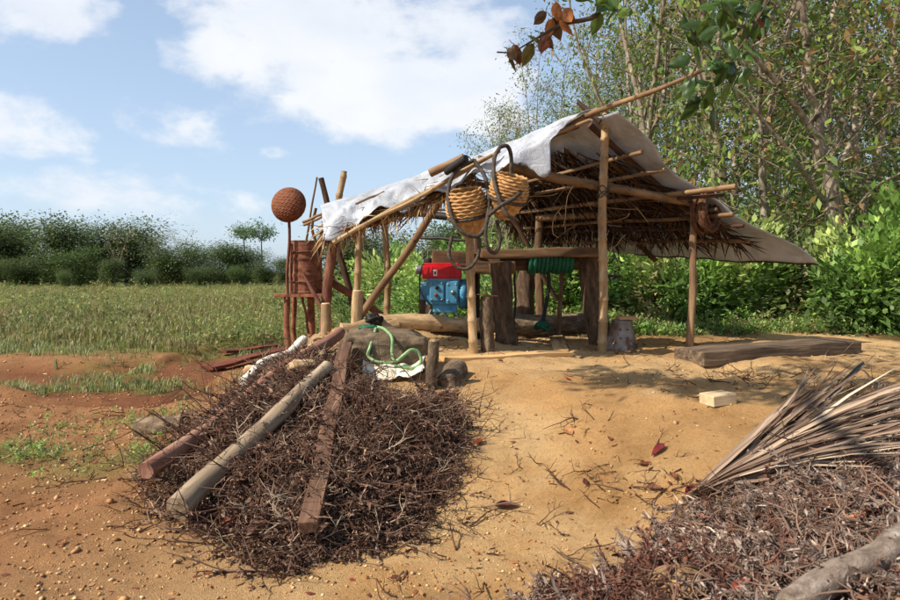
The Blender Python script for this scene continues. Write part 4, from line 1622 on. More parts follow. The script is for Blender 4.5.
# ------------------------------------------------------------------ rusty poles, drum on its stand, round basket on a pole
def build_drum():
    D = 11.6
    cx = P(306, 300, D)
    zb, zt = P(306, 293, D).z, P(306, 241, D).z
    g = float(ground_z(cx.x, cx.y))
    st = empty('drum_stand', (cx.x, cx.y, g))
    tag(st, 'rust-red stand of posts and boards under the drum', 'stand')
    for px, dd, rr in ((287, D - .25, .055), (294, D + .2, .045), (311, D + .25, .07), (324, D - .2, .05)):
        a = P(px, 300, dd)
        pole('leg', (a.x, a.y, float(ground_z(a.x, a.y)) - .12), (a.x, a.y, zb - .06), rr, rr * .95, M_RUST, st)
    pole('leg_brace', P(302, 296, D - .1), P(309, 334, D - .1), .022, .022, M_RUSTP, st)
    x0, x1 = P(279, 296, D).x, P(328, 296, D).x
    for k in range(3):
        me = box_mesh('platform_board', (x1 - x0), .17, .055, .008, .004, k, 6)
        place('platform_board', me, M_RUST, st, Matrix.Translation(((x0 + x1) / 2 + .02 * k, D - .26 + .25 * k, zb - .03)))
    dr = empty('drum', (cx.x, D, zb))
    tag(dr, 'rusty oil drum with ribbed sides standing on the post stand', 'drum')
    H = zt - zb
    R = .285
    prof = [(.01, .0), (R, .0), (R + .008, .02)]
    for i in range(1, 40):
        t = i / 40
        bump_ = .020 * (math.exp(-((t - .34) / .016) ** 2) + math.exp(-((t - .66) / .016) ** 2)) + .003 * math.sin(t * 90)
        prof.append((R + bump_, H * t))
    prof += [(R + .012, H - .005), (R + .012, H), (R - .005, H), (R - .008, H - .1), (R - .01, .05)]
    V, Q = lathe(prof, 48)
    place('body', Acc().add(V, Q).mesh('drum_body'), M_RUST, dr, Matrix.Translation((cx.x, D, zb + .001)))
    for k, zz in enumerate((.24, .80)):
        th = np.linspace(0, 6.283, 49)
        V, Q, T = tube([((R + .016) * math.cos(a), (R + .016) * math.sin(a), H * zz + .02 * math.sin(a + k)) for a in th], .011, 6)
        place('wire_band', Acc().add(V, Q, T).mesh('wire_band'), M_RUSTP, dr, Matrix.Translation((cx.x, D, zb)))
    for k, a in enumerate((-2.3,)):
        p = Vector((cx.x + (R + .03) * math.cos(a), D + (R + .03) * math.sin(a), zb + .02))
        pole('upright_stick', p, p + Vector((.01, 0, H * .93)), .018, .016, M_RUSTP, dr)
    # round basket on its stick
    pp = P(289, 205, D - .32)
    ps = P(287.5, 300, D - .32)
    bs = pole('long_stick', (ps.x, ps.y, zb - .1), (pp.x, pp.y, pp.z + .05), .028, .024, M_RUSTP)
    tag(bs, 'rust-brown stick holding up the round basket beside the drum', 'stick')
    e = empty('round_basket', pp)
    tag(e, 'round red-brown woven basket upturned on a stick above the drum', 'basket')
    n = 30
    prof = [(.004, .185)]
    for i in range(1, n):
        t = i / (n - 1)
        prof.append((.285 * math.sin(t * math.pi / 2) ** .92, .185 * math.cos(t * math.pi / 2)))

    def mod(i, j):
        return 1 + .03 * np.where((i + j // 2) % 2 == 0, 1, -1)
    V, Q = lathe(prof, 64, mod)
    M = Matrix.Translation(pp) @ Vector((-.15, -1.0, .18)).to_track_quat('Z', 'Y').to_matrix().to_4x4()
    b = place('bowl', Acc().add(V, Q).mesh('bowl'), M_RUSTBASKET, e, M)
    md = b.modifiers.new('thick', 'SOLIDIFY')
    md.thickness = .012
    th = np.linspace(0, 6.283, 61)
    V, Q, T = tube([(.287 * math.cos(a), .287 * math.sin(a), .0 + .004 * math.sin(a * 20)) for a in th], .017, 7)
    place('rim', Acc().add(V, Q, T).mesh('rim'), M_RUSTBASKET, e, M)
    for q in range(19):      # split canes standing out across the back
        c = -.27 + .03 * q
        hw = math.sqrt(max(0, .28 ** 2 - c * c))
        pts = []
        for t in np.linspace(-1, 1, 23):
            x_ = hw * math.sin(t * math.pi / 2)
            rr = min(1, math.hypot(x_, c) / .29)
            pts.append((x_ * 1.01, c * 1.01, .185 * math.sqrt(max(0, 1 - rr * rr)) + .006 + .006 * math.sin(t * 26 + q * math.pi)))
        V, Q, T = tube(pts, .011, 6)
        place('cane', Acc().add(V, Q, T).mesh('cane'), M_RUSTBASKET, e, M @ Matrix.Rotation(.45, 4, 'Z'))


build_drum()

# frame of crossed rusty poles by the low end of the roof
fr = empty('pole_frame', G(326, 332))
tag(fr, 'frame of crossed rusty poles and bamboo beside the drum', 'frame')
DD = 9.35
pole('leg', P(324, 336, DD), P(334, 215, DD), .075, .06, M_RUSTP, fr)
pole('leg', P(336, 222, DD - .05), P(344, 171, DD - .05), .05, .042, M_BAMBOO, fr, bamboo=True)
pole('leg', P(356, 318, DD + .3), P(321, 178, DD + .2), .05, .04, M_DARKPOLE, fr)
pole('cross_pole', P(326, 278, DD + .1), P(386, 318, DD + .35), .06, .05, M_RUSTP, fr)
pole('cross_pole', P(303, 273, DD - .1), P(322, 308, DD - .15), .022, .035, M_RUSTP, fr)
pole('thin_stick', P(306, 242, DD + .4), P(317, 177, DD + .35), .017, .014, M_BAMBOO_D, fr)
cable('bent_stick', [P(320, 262, DD + .2), P(317, 245, DD + .2), P(312, 228, DD + .2), P(316, 208, DD + .2)], .022, M_DARKPOLE, fr, 14, 6)
pole('cross_stick', P(304, 225, DD + .3), P(330, 213, DD), .02, .016, M_BAMBOO_D, fr)


# ------------------------------------------------------------------ stumps
def stump(px, pt, pb, w, mat, label, lean=0.0, d_add=0.0):
    b = G(px, pb)
    d_ = b.y + d_add
    top = P(px + lean, pt, d_)
    R = w / 2 / FPX * d_
    e = empty('stump', b)
    tag(e, label, 'stump', 'short cut posts driven into the mound')
    pole('stem', (b.x, d_, S(b.x, d_) - .1), top, R * 1.05, R, mat, e, k=14, knots=.03)
    dr = (top - Vector((b.x, d_, b.z))).normalized()
    pole('cut_face', top - dr * .002, top + dr * .012, R * .88, R * .80, M_FRESH if mat is M_PALELOG else M_PALELOG, e, k=14, wob=0)
    return e


stump(326, 304, 333, 10, M_PALELOG, 'short pale cut post on the rubble edge, front of the rusty poles')
stump(356, 291, 330, 11, M_PALELOG, 'cut post standing at the foot of the left bamboo', 2)
sp = stump(487, 297, 351, 13, M_LOG, 'barked post with a tin scrap on top, right of the front bamboo')
stump(431, 341, 388, 11, M_LOG, 'thin barked post beside the canvas bundle at the top of the brush heap', 3)
t = P(487, 296, G(487, 351).y)
lid = place('tin_scrap', box_mesh('tin_scrap', .26, .15, .012, .003, .003, 3, 4), M_RUST, sp, Matrix.Translation(t + Vector((-.01, 0, .012))) @ Matrix.Rotation(.3, 4, 'Z') @ Matrix.Rotation(.06, 4, 'Y'))


# ------------------------------------------------------------------ engine
def bx(name, parent, mat, c, s, bev=.012, rot=0.0):
    return place(name, box_mesh(name, s[0], s[1], s[2], bev), mat, parent, Matrix.Translation(c) @ Matrix.Rotation(rot, 4, 'Z'))


def cyl(name, parent, mat, p0, p1, r, k=24, prof=None):
    L_ = (Vector(p1) - Vector(p0)).length
    prof = prof or [(.001, 0), (r * .96, 0), (r, .012), (r, L_ - .012), (r * .96, L_), (.001, L_)]
    V, Q = lathe(prof, k)
    return place(name, Acc().add(V, Q).mesh(name), mat, parent, axis_matrix(p0, p1))


def build_engine():
    D = 9.2
    s = D / FPX
    c = P(445, 319, D)
    zb = c.z
    e = empty('diesel_engine', (c.x, D, zb))
    tag(e, 'small blue diesel engine with a red tank on top', 'engine')

    def at(px, py, dy=0.0):
        return Vector(((px - 450) * s, D + dy, P(px, py, D).z))
    w = lambda n: n * s
    # crankcase
    bx('crankcase', e, M_BLUE, at(443, 290.5), (w(33), .34, w(28)), .02)
    bx('cylinder_head', e, M_BLUE, at(425.5, 291, 0), (w(10), .24, w(17)), .02)
    bx('sump', e, M_BLUE, at(445, 306.5), (w(24), .28, w(11)), .02)
    bx('side_cover', e, M_BLUE, at(437, 291, -.185), (w(14), .05, w(19)), .015)
    bx('gear_cover', e, M_BLUE, at(452, 292, -.18), (w(12), .06, w(23)), .02)
    cyl('oil_cap', e, M_BLACK, at(437, 287, -.20), at(437, 287, -.235), w(2))
    cyl('oil_cap', e, M_RUST, at(436, 294, -.20), at(436, 294, -.235), w(1.8))
    cyl('starter_shaft', e, M_STEEL, at(453, 292, -.2), at(453, 292, -.26), w(2.2))
    for px, py in ((448, 284), (456, 284), (448, 300), (456, 300), (432, 283), (442, 283), (432, 299), (442, 299)):
        cyl('bolt', e, M_STEEL, at(px, py, -.205), at(px, py, -.222), w(.8), 8)
    # red water tank and fuel tank
    tk = bx('tank', e, M_RED, at(442, 272), (w(39), .36, w(14)), .03)
    bx('tank_lid', tk, M_RED, at(441, 264.3), (w(34), .30, w(2.4)), .012)
    bx('tank_skirt', tk, M_RED, at(452, 280), (w(16), .30, w(3.5)), .01)
    for k in range(4):
        bx('rib', tk, M_RED, at(428 + k * 4.2 + (12 if k > 1 else 0), 272, -.183), (w(1.0), .014, w(10)), .003)
    bx('sticker', tk, M_WHITEPAINT, at(435.5, 272.8, -.1815), (w(3.8), .005, w(6)), .001)
    bx('sticker_mark', tk, M_BLACK, at(435.5, 273, -.1846), (w(1.7), .002, w(2.4)), .0)
    cyl('filler_cap', tk, M_STEEL, at(452, 264), at(452, 261), w(3))
    cyl('muffler', e, M_STEEL, at(416, 270), at(422, 270), w(4.6))
    cyl('air_filter', e, M_BLACK, at(428.5, 266, .2), at(428.5, 258, .2), w(5.5))
    # flywheel on the right, with its guard
    R = w(15)
    prof = [(.001, 0), (R * .35, 0), (R * .38, .02), (R * .82, .025), (R * .86, 0), (R, 0), (R, .09), (R * .86, .09), (R * .8, .07), (.001, .07)]
    cyl('flywheel', e, M_BLUE, at(459.5, 294), at(466, 294), R, 40, prof)
    cyl('belt_pulley', e, M_BLACK, at(466, 296, .04), at(472, 296, .04), w(14), 32)
    # feed pipes and legs
    cable('fuel_pipe', [at(424, 264, -.15), at(421, 272, -.19), at(421, 290, -.2), at(427, 300, -.2), at(432, 305, -.19)], .010, M_BLACK, e, 26)
    cable('fuel_pipe', [at(420, 283, -.12), at(424, 284, -.2), at(430, 281, -.2), at(434, 285, -.2)], .007, M_STEEL, e, 20)
    for a, b in (((431, 310), (427, 319)), ((444, 310), (447, 319)), ((455, 309), (459, 319)), ((437, 310), (433, 319))):
        pole('mount_leg', at(*b, -.1), at(*a, -.1), .014, .014, M_STEEL, e, wob=0)
        pole('mount_leg', at(*b, .1), at(*a, .1), .014, .014, M_STEEL, e, wob=0)
    bx('engine_plate', e, M_BLACK, at(445, 319.4, 0), (w(40), .34, w(1.4)), .003)
    # wooden bed
    b = empty('engine_bed', (c.x, D, zb - .06))
    tag(b, 'bed of sawn wooden blocks under the engine', 'bed')
    for k, (pxa, pxb) in enumerate(((424, 433), (433.3, 444.5), (445, 457), (457.5, 469))):
        me = box_mesh('block', w(pxb - pxa) - .004, .42, .09, .008, .003, k, 4)
        place('block', me, M_PLANK if k % 2 else M_FRESH, b, Matrix.Translation((((pxa + pxb) / 2 - 450) * s, D, zb - .057)))
    for dy in (-.15, .15):
        pole('bearer', (P(416, 326, D).x, D + dy, zb - .19), (P(476, 326, D).x, D + dy, zb - .18), .08, .08, M_LOG, b)
    bx('stand_post', b, M_WINCH, at(424, 312, .45), (w(13), .16, w(46)), .02)


build_engine()
lg = pole('log', P(378, 323, 8.75), P(500, 325, 8.9), .11, .10, M_PALELOG, k=18, knots=.06)
tag(lg, 'long sunlit log lying in front of the engine', 'log')


# ------------------------------------------------------------------ winch frame of heavy timbers
def build_winch():
    D = 8.9
    base = G(505, 340)
    e = empty('winch_frame', (base.x, D, base.z))
    tag(e, 'heavy timber winch frame with thick log legs under the roof', 'winch')
    s = D / FPX

    def leg(px0, py0, px1, py1, d_, rr, mat=M_WINCH):
        p = P(px0, py0, d_)
        pole('leg', (p.x, d_, min(p.z, S(p.x, d_) - .08)), P(px1, py1, d_), rr * 1.08, rr, mat, e, k=18, knots=.07)
    leg(508, 338, 500, 262, 8.8, .135)
    leg(600, 338, 588, 252, 9.15, .15)
    leg(521, 312, 527, 268, 10.2, .135)
    leg(588, 312, 590, 262, 10.3, .1)
    leg(476, 320, 472, 272, 9.3, .085, M_BLACK)
    # cross beams
    for nm, a, b, sy, sz, d_, mt in (('top_beam', (432, 258), (500, 262), .22, .22, 9.25, M_WINCHX), ('top_beam', (480, 254), (604, 252), .20, .13, 8.95, M_WINCHX), ('lower_beam', (470, 268), (515, 267), .2, .17, 8.93, M_WINCHX),
                                     ('rear_beam', (492, 266), (606, 264), .16, .15, 10.2, M_WINCHX)):
        p0, p1 = P(*a, d_), P(*b, d_)
        L_ = (p1 - p0).length
        me = box_mesh(nm, L_, sy, sz, .025, .008, int(L_ * 100), 8)
        ang = math.atan2(p1.z - p0.z, p1.x - p0.x)
        place(nm, me, mt, e, Matrix.Translation((p0 + p1) / 2) @ Matrix.Rotation(-ang, 4, 'Y'))
    ro = pole('roller', P(500, 264, 9.1), P(600, 262, 9.25), .10, .10, M_WINCH, e, k=18)
    # green rope wound round the roller, turn by turn
    p0, p1 = np.array(P(527.5, 261, 9.05)), np.array(P(572, 260.5, 9.17))
    turns = 11
    for k in range(turns):
        c = p0 + (p1 - p0) * (k + .5) / turns
        th = np.linspace(0, 6.283, 33)
        R = .155 + .012 * math.sin(k * 2.1)
        V, Q, T = tube([c + np.array([.008 * math.sin(a), R * math.cos(a), R * math.sin(a)]) for a in th], .031, 7)
        tag(place('rope_turn', Acc().add(V, Q, T).mesh('rope_turn'), M_GREENROPE, e))
    cable('rope_tail', [P(548, 270, 9.0), P(549, 285, 9.05), P(546, 305, 9.1), P(543, 322, 9.1), P(545, 331, 9.1)], .028, M_BLACK, e, 24)
    for k in range(5):
        c = np.array(P(542, 327, 9.1))
        th = np.linspace(0, 6.28, 22)
        cable('rope_loop', [c + np.array([.10 * math.cos(a) * (1 - .1 * k), .06 * math.sin(a + k), .035 * math.sin(a * 2 + k) + .01 * k]) for a in th], .016, M_GREENROPE, e, 26, 6)
    pole('prop', P(559, 334, 9.3), P(562, 272, 9.3), .035, .033, M_POLE, e)
    pole('thin_rod', P(514, 330, 9.2), P(515, 268, 9.2), .016, .016, M_BLACK, e)
    pole('cross_rod', P(575, 275, 9.6), P(620, 276, 9.8), .02, .02, M_BLACK, e, wob=0)
    a, b = P(512, 325, 9.6), P(604, 324, 9.7)
    lg = pole('log', a, b, .165, .15, M_LOG, k=16, knots=.03)
    tag(lg, 'thick dark log lying behind the winch legs', 'log')
    a, b = G(514, 338), G(598, 334)
    lg = pole('log', a + Vector((0, .1, .02)), b + Vector((0, .1, .03)), .075, .07, M_PALELOG, k=14)
    tag(lg, 'thin peeled log on the ground between the winch legs', 'log')


build_winch()


# ------------------------------------------------------------------ metal bucket
def build_bucket():
    b = G(625, 351)
    d_ = b.y + .22
    s = d_ / FPX
    zt = P(625, 320, d_).z
    z0 = S(b.x, d_) - .02
    H = zt - z0
    R0, R1 = 17.5 * s, 9.3 * s
    e = empty('metal_bucket', (b.x, d_, z0))
    tag(e, 'upturned tapering metal bucket, dull and rust-streaked, by the front shed post', 'bucket')
    prof = [(R0 * 1.03, 0), (R0 * 1.03, .02), (R0, .03)]
    for i in range(1, 22):
        t = i / 22
        prof.append(((R0 + (R1 - R0) * t ** .85) + .004 * math.exp(-((t - .15) / .03) ** 2), .03 + (H - .04) * t))
    prof += [(R1 * 1.03, H), (R1 * .9, H + .004), (R1 * .6, H - .02), (.002, H - .025)]

    def mod(i, j):
        return 1 + .03 * np.sin(j * 2 * math.pi / 36 * 2 + i * .12) + .015 * np.sin(j * 2 * math.pi / 36 * 5 + i * .3)
    V, Q = lathe(prof, 36, mod)
    M = Matrix.Translation((b.x, d_, z0)) @ Matrix.Rotation(.05, 4, 'Y')
    place('shell', Acc().add(V, Q).mesh('bucket_shell'), M_TIN, e, M)
    th = np.linspace(0, 6.283, 41)
    V, Q, T = tube([(R0 * 1.035 * math.cos(a), R0 * 1.035 * math.sin(a), .012) for a in th], .012, 6)
    place('rim', Acc().add(V, Q, T).mesh('rim'), M_RUST, e, M)
    for zz in (.45, .72):
        rr = (R0 + (R1 - R0) * zz ** .85)
        for sx in (-1, 1):
            cyl('rivet', e, M_RUST, Vector((b.x + sx * .05, d_ - rr - .004, z0 + H * zz)), Vector((b.x + sx * .05, d_ - rr - .022, z0 + H * zz)), .012, 8)
    me = box_mesh('wood_chip', .24, .14, .045, .008, .004, 4, 4)
    k = place('wood_block', me, M_PLANK, None, Matrix.Translation((b.x + .06, d_ - .03, zt + .026)) @ Matrix.Rotation(.2, 4, 'Z') @ Matrix.Rotation(.05, 4, 'Y'))
    tag(k, 'small piece of wood lying on the upturned metal bucket', 'wood')


build_bucket()


# ------------------------------------------------------------------ planks and beams on the ground
def board(name, a, b, w, th, mat, label, cat, lift=0.0, seed=1, rough=.006, seg=9, roll=0.0, group=None, bev=.008):
    """board between two ground points (centre line), lying on what is under it"""
    a, b = Vector(a), Vector(b)
    L_ = (b - a).length
    me = box_mesh(name, L_, w, th, bev, rough, seed, seg)
    x = (b - a).normalized()
    y = Vector((0, 0, 1)).cross(x).normalized()
    z = x.cross(y)
    R = Matrix((x, y, z)).transposed().to_4x4()
    o = place(name, me, mat, None, Matrix.Translation((a + b) / 2 + z * (th / 2 + lift)) @ R @ Matrix.Rotation(roll, 4, 'X'))
    tag(o, label, cat, group)
    return o


board('plank', G(443, 362), G(568, 355), .21, .05, M_PLANK, 'long sandy plank lying on the edge of the platform', 'plank', .0, 2)
board('plank', G(561, 352), G(556, 337) + Vector((0, .1, .03)), .2, .03, M_PLANK, 'short board on the sand left of the front shed post', 'plank', .005, 3, .002, 4)
tb = board('timber_beam', G(692, 364) + Vector((0, .12, -.02)), G(852, 352) + Vector((0, .18, -.02)), .50, .17, M_BEAM, 'thick weathered timber beam lying on the ground at right', 'beam', 0, 5, .006, 14, bev=.02)
board('wood_block', G(706, 405), G(729, 402), .17, .085, M_FRESH, 'pale sawn block of wood on the open sand', 'wood', 0, 6, .004, 3)
board('stained_board', G(207, 372), G(282, 352), .3, .06, M_REDEARTH, 'dark red-stained board on the earth left of the mound, nearer one', 'board', .03, 7, .01, 8, group='red-stained boards')
board('stained_board', G(222, 356), G(278, 349), .28, .06, M_REDEARTH, 'dark red-stained board on the earth left of the mound, farther one', 'board', .05, 8, .01, 8, group='red-stained boards')


def laylog(a, b, r0, r1, mat, label, lift=.0, cat='log', seed=1, knots=.02, k=14, wob=.05):
    A, B = G(*a), G(*b)
    A.z += r0 * .6 + lift
    B.z += r1 * .6 + lift
    # keep the log on top of what it lies on
    worst = 0
    for i in range(9):
        p = A.lerp(B, i / 8)
        worst = max(worst, S(p.x, p.y) - p.z)
    A.z += max(0, worst) * .6
    B.z += max(0, worst) * .6
    o = pole('log', A, B, r0, r1, mat, None, k=k, seed=seed, knots=knots, wob=wob)
    tag(o, label, cat)
    return o


laylog((146, 503), (340, 352), .062, .07, M_REDLOG, 'long reddish round log on the brush heap, left of the pale grey one', .15, seed=3)
laylog((178, 534), (328, 382), .078, .055, M_GREYLOG, 'pale grey-brown log on the brush heap between the reddish log and the squared plank', .11, seed=12, knots=.05, wob=.09)
laylog((243, 394), (304, 350), .05, .055, M_WHITELOG, 'whitish peeled log at the back left of the brush heap', .09, seed=5)
laylog((141, 433), (186, 428), .10, .09, M_LOG, 'short dark log half under the left side of the brush heap', -.02, seed=6)
laylog((168, 462), (186, 452), .035, .03, M_WHITELOG, 'small whitish stick end in the left side of the brush heap', .0, seed=8)
laylog((446, 388), (458, 374), .10, .12, M_LOG, 'short cut log end lying beside the thin post', -.02, seed=9)
laylog((341, 318 + 16), (396, 330), .085, .09, M_PALELOG, 'stubby pale log behind the canvas bundle', .0, seed=10)
A, B = G(310, 556), G(346, 377)
B.z += .10
worst = max(S(A.lerp(B, i / 12).x, A.lerp(B, i / 12).y) - A.lerp(B, i / 12).z for i in range(13))
A.z += max(0, worst) * .7 + .02
B.z += max(0, worst) + .035
board('plank', A, B, .115, .075, M_BROWNPLANK, 'reddish-brown squared plank lying down the front of the brush heap', 'plank', .0, 9, .007, 12)
laylog((337, 366), (312, 352), .10, .09, M_PALELOG, 'half-buried wedge of cut log left of the canvas bundle', -.02, seed=14)


# ------------------------------------------------------------------ canvas bundle, green hose, torn sack
def build_bundle():
    c = G(386, 372)
    d_ = c.y + .15
    s = d_ / FPX
    zc = P(385, 351, d_).z
    cx = P(385, 351, d_).x
    e = empty('canvas_bundle', (cx, d_, zc - .2))
    tag(e, 'bulky olive canvas bundle at the top of the brush heap', 'bundle')
    me = lumpy('bundle_body', (43 * s, .27, 22 * s), 5, .17, 3.2, 80, 50, 3.6)
    place('body', me, M_CANVAS, e, Matrix.Translation((cx, d_, zc)) @ Matrix.Rotation(.12, 4, 'Z') @ Matrix.Rotation(.06, 4, 'Y'))
    # gathered end and creases
    for k in range(6):
        a = k * 1.05
        y, z = .2 * math.cos(a), 17 * s * math.sin(a)
        cable('crease', [(cx - 30 * s, d_ + y * .98, zc + z * .98), (cx - 39 * s, d_ + y * .8, zc + z * .85), (cx - 45 * s, d_ + y * .35, zc + z * .4)], .022, M_CANVAS, e, 12, 7)
    q = lambda px, py, dy: P(px, py, d_ + dy)
    h = cable('green_hose', [q(376, 328, .1), q(375, 331, -.15), q(370, 347, -.30), q(368, 356, -.31), q(378, 362, -.34), q(393, 362, -.34)], .015, M_HOSE, None, 40)
    tag(h, 'pale green hose end looped over the left of the canvas bundle', 'hose')
    h = cable('green_hose', [q(376, 327, .1), q(384, 329, -.12), q(392, 338, -.27), q(392, 354, -.33), q(396, 361, -.36), (q(404, 355, -.37)), q(411, 350, -.36), q(418, 352, -.34), q(421, 361, -.34), q(414, 368, -.37), q(394, 366, -.42)], .017, M_HOSE, None, 80)
    tag(h, 'pale green hose hanging in a loop over the right of the canvas bundle', 'hose')
    nb = place('green_net', lumpy('green_net', (.10, .07, .035), 9, .4, 5, 22, 14), M_GREENROPE, None, Matrix.Translation(q(369, 328, .05)))
    tag(nb, 'scrap of green net on top of the canvas bundle', 'net')
    bl = place('black_bag', lumpy('black_bag', (.11, .10, .09), 12, .5, 3, 30, 20), M_BLACK, None, Matrix.Translation(P(374, 320, 8.3)))
    tag(bl, 'small crumpled black bag behind the canvas bundle', 'bag')

    def sackfn(u, v, x0, x1, y0, y1, ph):
        x = x0 + (x1 - x0) * u
        y = y0 + (y1 - y0) * v
        return x, y
    for nm, pts, mt, lab, ph in (('torn_sack', (364, 424, 380, 372), M_SACK, 'torn white sack spread under the canvas bundle', 1), ('cardboard_sheet', (356, 432, 371, 362), M_REDLOG, 'crumpled brown sheet between the canvas bundle and the white sack', 5)):
        nu, nv = 46, 22
        u, v = np.meshgrid(np.linspace(0, 1, nu), np.linspace(0, 1, nv), indexing='ij')
        a, b_ = G(pts[0], pts[2]), G(pts[1], pts[2])
        yy0 = min(a.y, b_.y) - (.12 if ph == 1 else -.05)
        X = a.x + (b_.x - a.x) * u + .05 * fbm(u * 3 + ph, v * 4, 2)
        Y = yy0 + .45 * v + .12 * fbm(u * 4 + ph, v * 3 + 2, 3) * (1 - v)
        Z = surf(X, Y) + (.11 if ph == 1 else .16) + .10 * fbm(u * 5 + ph, v * 4 + ph, 3) - .05 * (1 - v) ** 2 + (.07 * ss(.8, 1, u) + .05 * ss(.2, 0, u))
        o = place(nm, Acc().add(np.stack([X, Y, Z], -1).reshape(-1, 3), grid_faces(nu, nv)).mesh(nm), mt, None)
        md = o.modifiers.new('thick', 'SOLIDIFY')
        md.thickness = .008
        tag(o, lab, 'sack' if ph == 1 else 'sheet')


build_bundle()


# ------------------------------------------------------------------ rocks
def build_rocks():
    spec = [(262, 378, .15, 'largest pale clay rock at the left foot of the rubble edge'), (284, 362, .12, 'pale rock midway up the rubble edge'), (305, 352, .10, 'rock below the short pale cut post'),
            (300, 372, .11, 'rock beside the whitish peeled log'), (340, 338, .10, 'rock between the two cut posts'), (272, 368, .08, 'small rock on the left of the rubble edge'),
            (318, 342, .07, 'small rock right of the short pale cut post'), (362, 334, .09, 'rock behind the left end of the canvas bundle')]
    for i, (px, py, r_, lab) in enumerate(spec):
        p = G(px, py)
        o = place('rock', lumpy('rock', (r_ * 1.3, r_, r_ * .75), i + 3, .35, 2.2, 26, 18, 2.4), M_ROCK, None, Matrix.Translation(p + Vector((0, r_ * .5, r_ * .25))) @ Matrix.Rotation(i * 1.3, 4, 'Z'))
        tag(o, lab, 'rock', 'rocks on the rubble edge of the mound')


build_rocks()


# ------------------------------------------------------------------ dry brush heaps
def spray(seed, L_, npin, cols_, curl=.5, scrap=.16, wid=.0045):
    """a dead fern-like spray: bent stalk with curled side leaflets and a few forked twigs"""
    r = np.random.default_rng(seed)
    a = Acc()
    st = limb(r, (0, 0, 0), (1, 0, .1), L_, 5, -.08, .18)
    c0 = np.array(cols_[0])
    a.add(*(lambda t: (t[0], t[1], t[2], c0 * (.8 + .5 * r.random())))(tube(st, np.linspace(.0055, .0018, len(st)), 3, False)))
    for i in range(npin):
        t = .12 + .86 * i / npin
        k = min(int(t * 5), 4)
        f = t * 5 - k
        p = st[k] * (1 - f) + st[k + 1] * f
        dr = unit(st[k + 1] - st[k])
        sd = unit(np.cross(dr, (0, 0, 1))) * (1 if i % 2 else -1)
        ln = L_ * .34 * (1 - .65 * t) * (.6 + .7 * r.random())
        d0 = unit(sd + dr * .6 + r.normal(size=3) * .3)
        pts = limb(r, p, d0, ln, 2, -curl * r.random(), .36)
        w = np.array([0, 0, 1.0]) * wid + r.normal(size=3) * wid * .7
        V = []
        for q, pt in enumerate(pts):
            ww = w * (1.2 - .5 * q)
            V += [pt - ww, pt + ww]
        V = np.array(V)
        Q = [(2 * q, 2 * q + 1, 2 * q + 3, 2 * q + 2) for q in range(2)]
        c = np.array(cols_[r.integers(0, len(cols_))]) * (.7 + .6 * r.random())
        a.add(V, Q, None, c)
        if r.random() < scrap:     # crumpled leaf scraps
            n = 2
            pos = pts[r.integers(1, 3, n)] + r.normal(size=(n, 3)) * .006
            Vl, Tl = leaf_arrays(pos, .012 + .018 * r.random(n), r.normal(size=(n, 3)), rand_unit(r, n), .4, .35)
            a.add(Vl, None, Tl, c * .9)
    V = np.concatenate(a.V)
    Q = np.concatenate(a.Q) if a.Q else np.zeros((0, 4), int)
    T = np.concatenate(a.T) if a.T else np.zeros((0, 3), int)
    return V, Q, T, np.concatenate(a.C)


def twig(seed, L_, cols_):
    r = np.random.default_rng(seed)
    a = Acc()
    c = np.array(cols_[r.integers(0, len(cols_))])
    st = limb(r, (0, 0, 0), (1, 0, .05), L_, 6, 0, .2)
    V, Q, T = tube(st, np.linspace(.006, .002, len(st)), 4, False)
    a.add(V, Q, None, c)
    for i in range(4):
        k = r.integers(1, 6)
        b = limb(r, st[k], unit(st[k + 1 if k < 6 else k] - st[k - 1]) + r.normal(size=3) * .7, L_ * (.2 + .3 * r.random()), 4, 0, .25)
        V, Q, T = tube(b, np.linspace(.0035, .0013, len(b)), 3, False)
        a.add(V, Q, None, c)
    return np.concatenate(a.V), np.concatenate(a.Q), np.zeros((0, 3), int), np.concatenate(a.C)


B_BROWN = [lin(102, 78, 64), lin(126, 100, 84), lin(82, 60, 48), lin(146, 120, 100), lin(92, 66, 52)]
B_PURPLE = [lin(120, 102, 92), lin(146, 128, 114), lin(96, 78, 68), lin(166, 148, 132), lin(112, 90, 76)]
B_RED = [lin(106, 70, 56), lin(88, 58, 48), lin(124, 86, 68), lin(76, 54, 46)]


def heap_under(name, poly, lift, colr, label, parent=None, st=.05, pad=.1):
    xs = [p[0] for p in poly]
    ys = [p[1] for p in poly]
    X, Y = np.meshgrid(np.arange(min(xs) - pad, max(xs) + pad, st), np.arange(min(ys) - pad, max(ys) + pad, st), indexing='ij')
    ins = inside_dist(X, Y, poly)
    Z = surf(X, Y) - .035 + .05 * fbm(X * 9, Y * 9, 3)
    Z = np.where(ins < .05, ground_z(X, Y) - .05, Z)
    c = np.array(colr) * (1 + 1.0 * fbm(X * 12, Y * 12, 3)[..., None])  # darker than the sprays: shade in the gaps is put into this colour
    return Acc().add(np.stack([X, Y, Z], -1).reshape(-1, 3), grid_faces(*X.shape), None, c.reshape(-1, 3))


def scatter_poly(r, n, poly, margin, xr=None, yr=None):
    xs = [p[0] for p in poly]
    ys = [p[1] for p in poly]
    out = []
    tot = 0
    while tot < n:
        x = r.uniform(*(xr or (min(xs), max(xs))), n)
        y = r.uniform(*(yr or (min(ys), max(ys))), n)
        k = inside_dist(x, y, poly) + margin * r.normal(size=n) > 0
        out.append(np.column_stack([x[k], y[k]]))
        tot += k.sum()
    return np.concatenate(out)[:n]


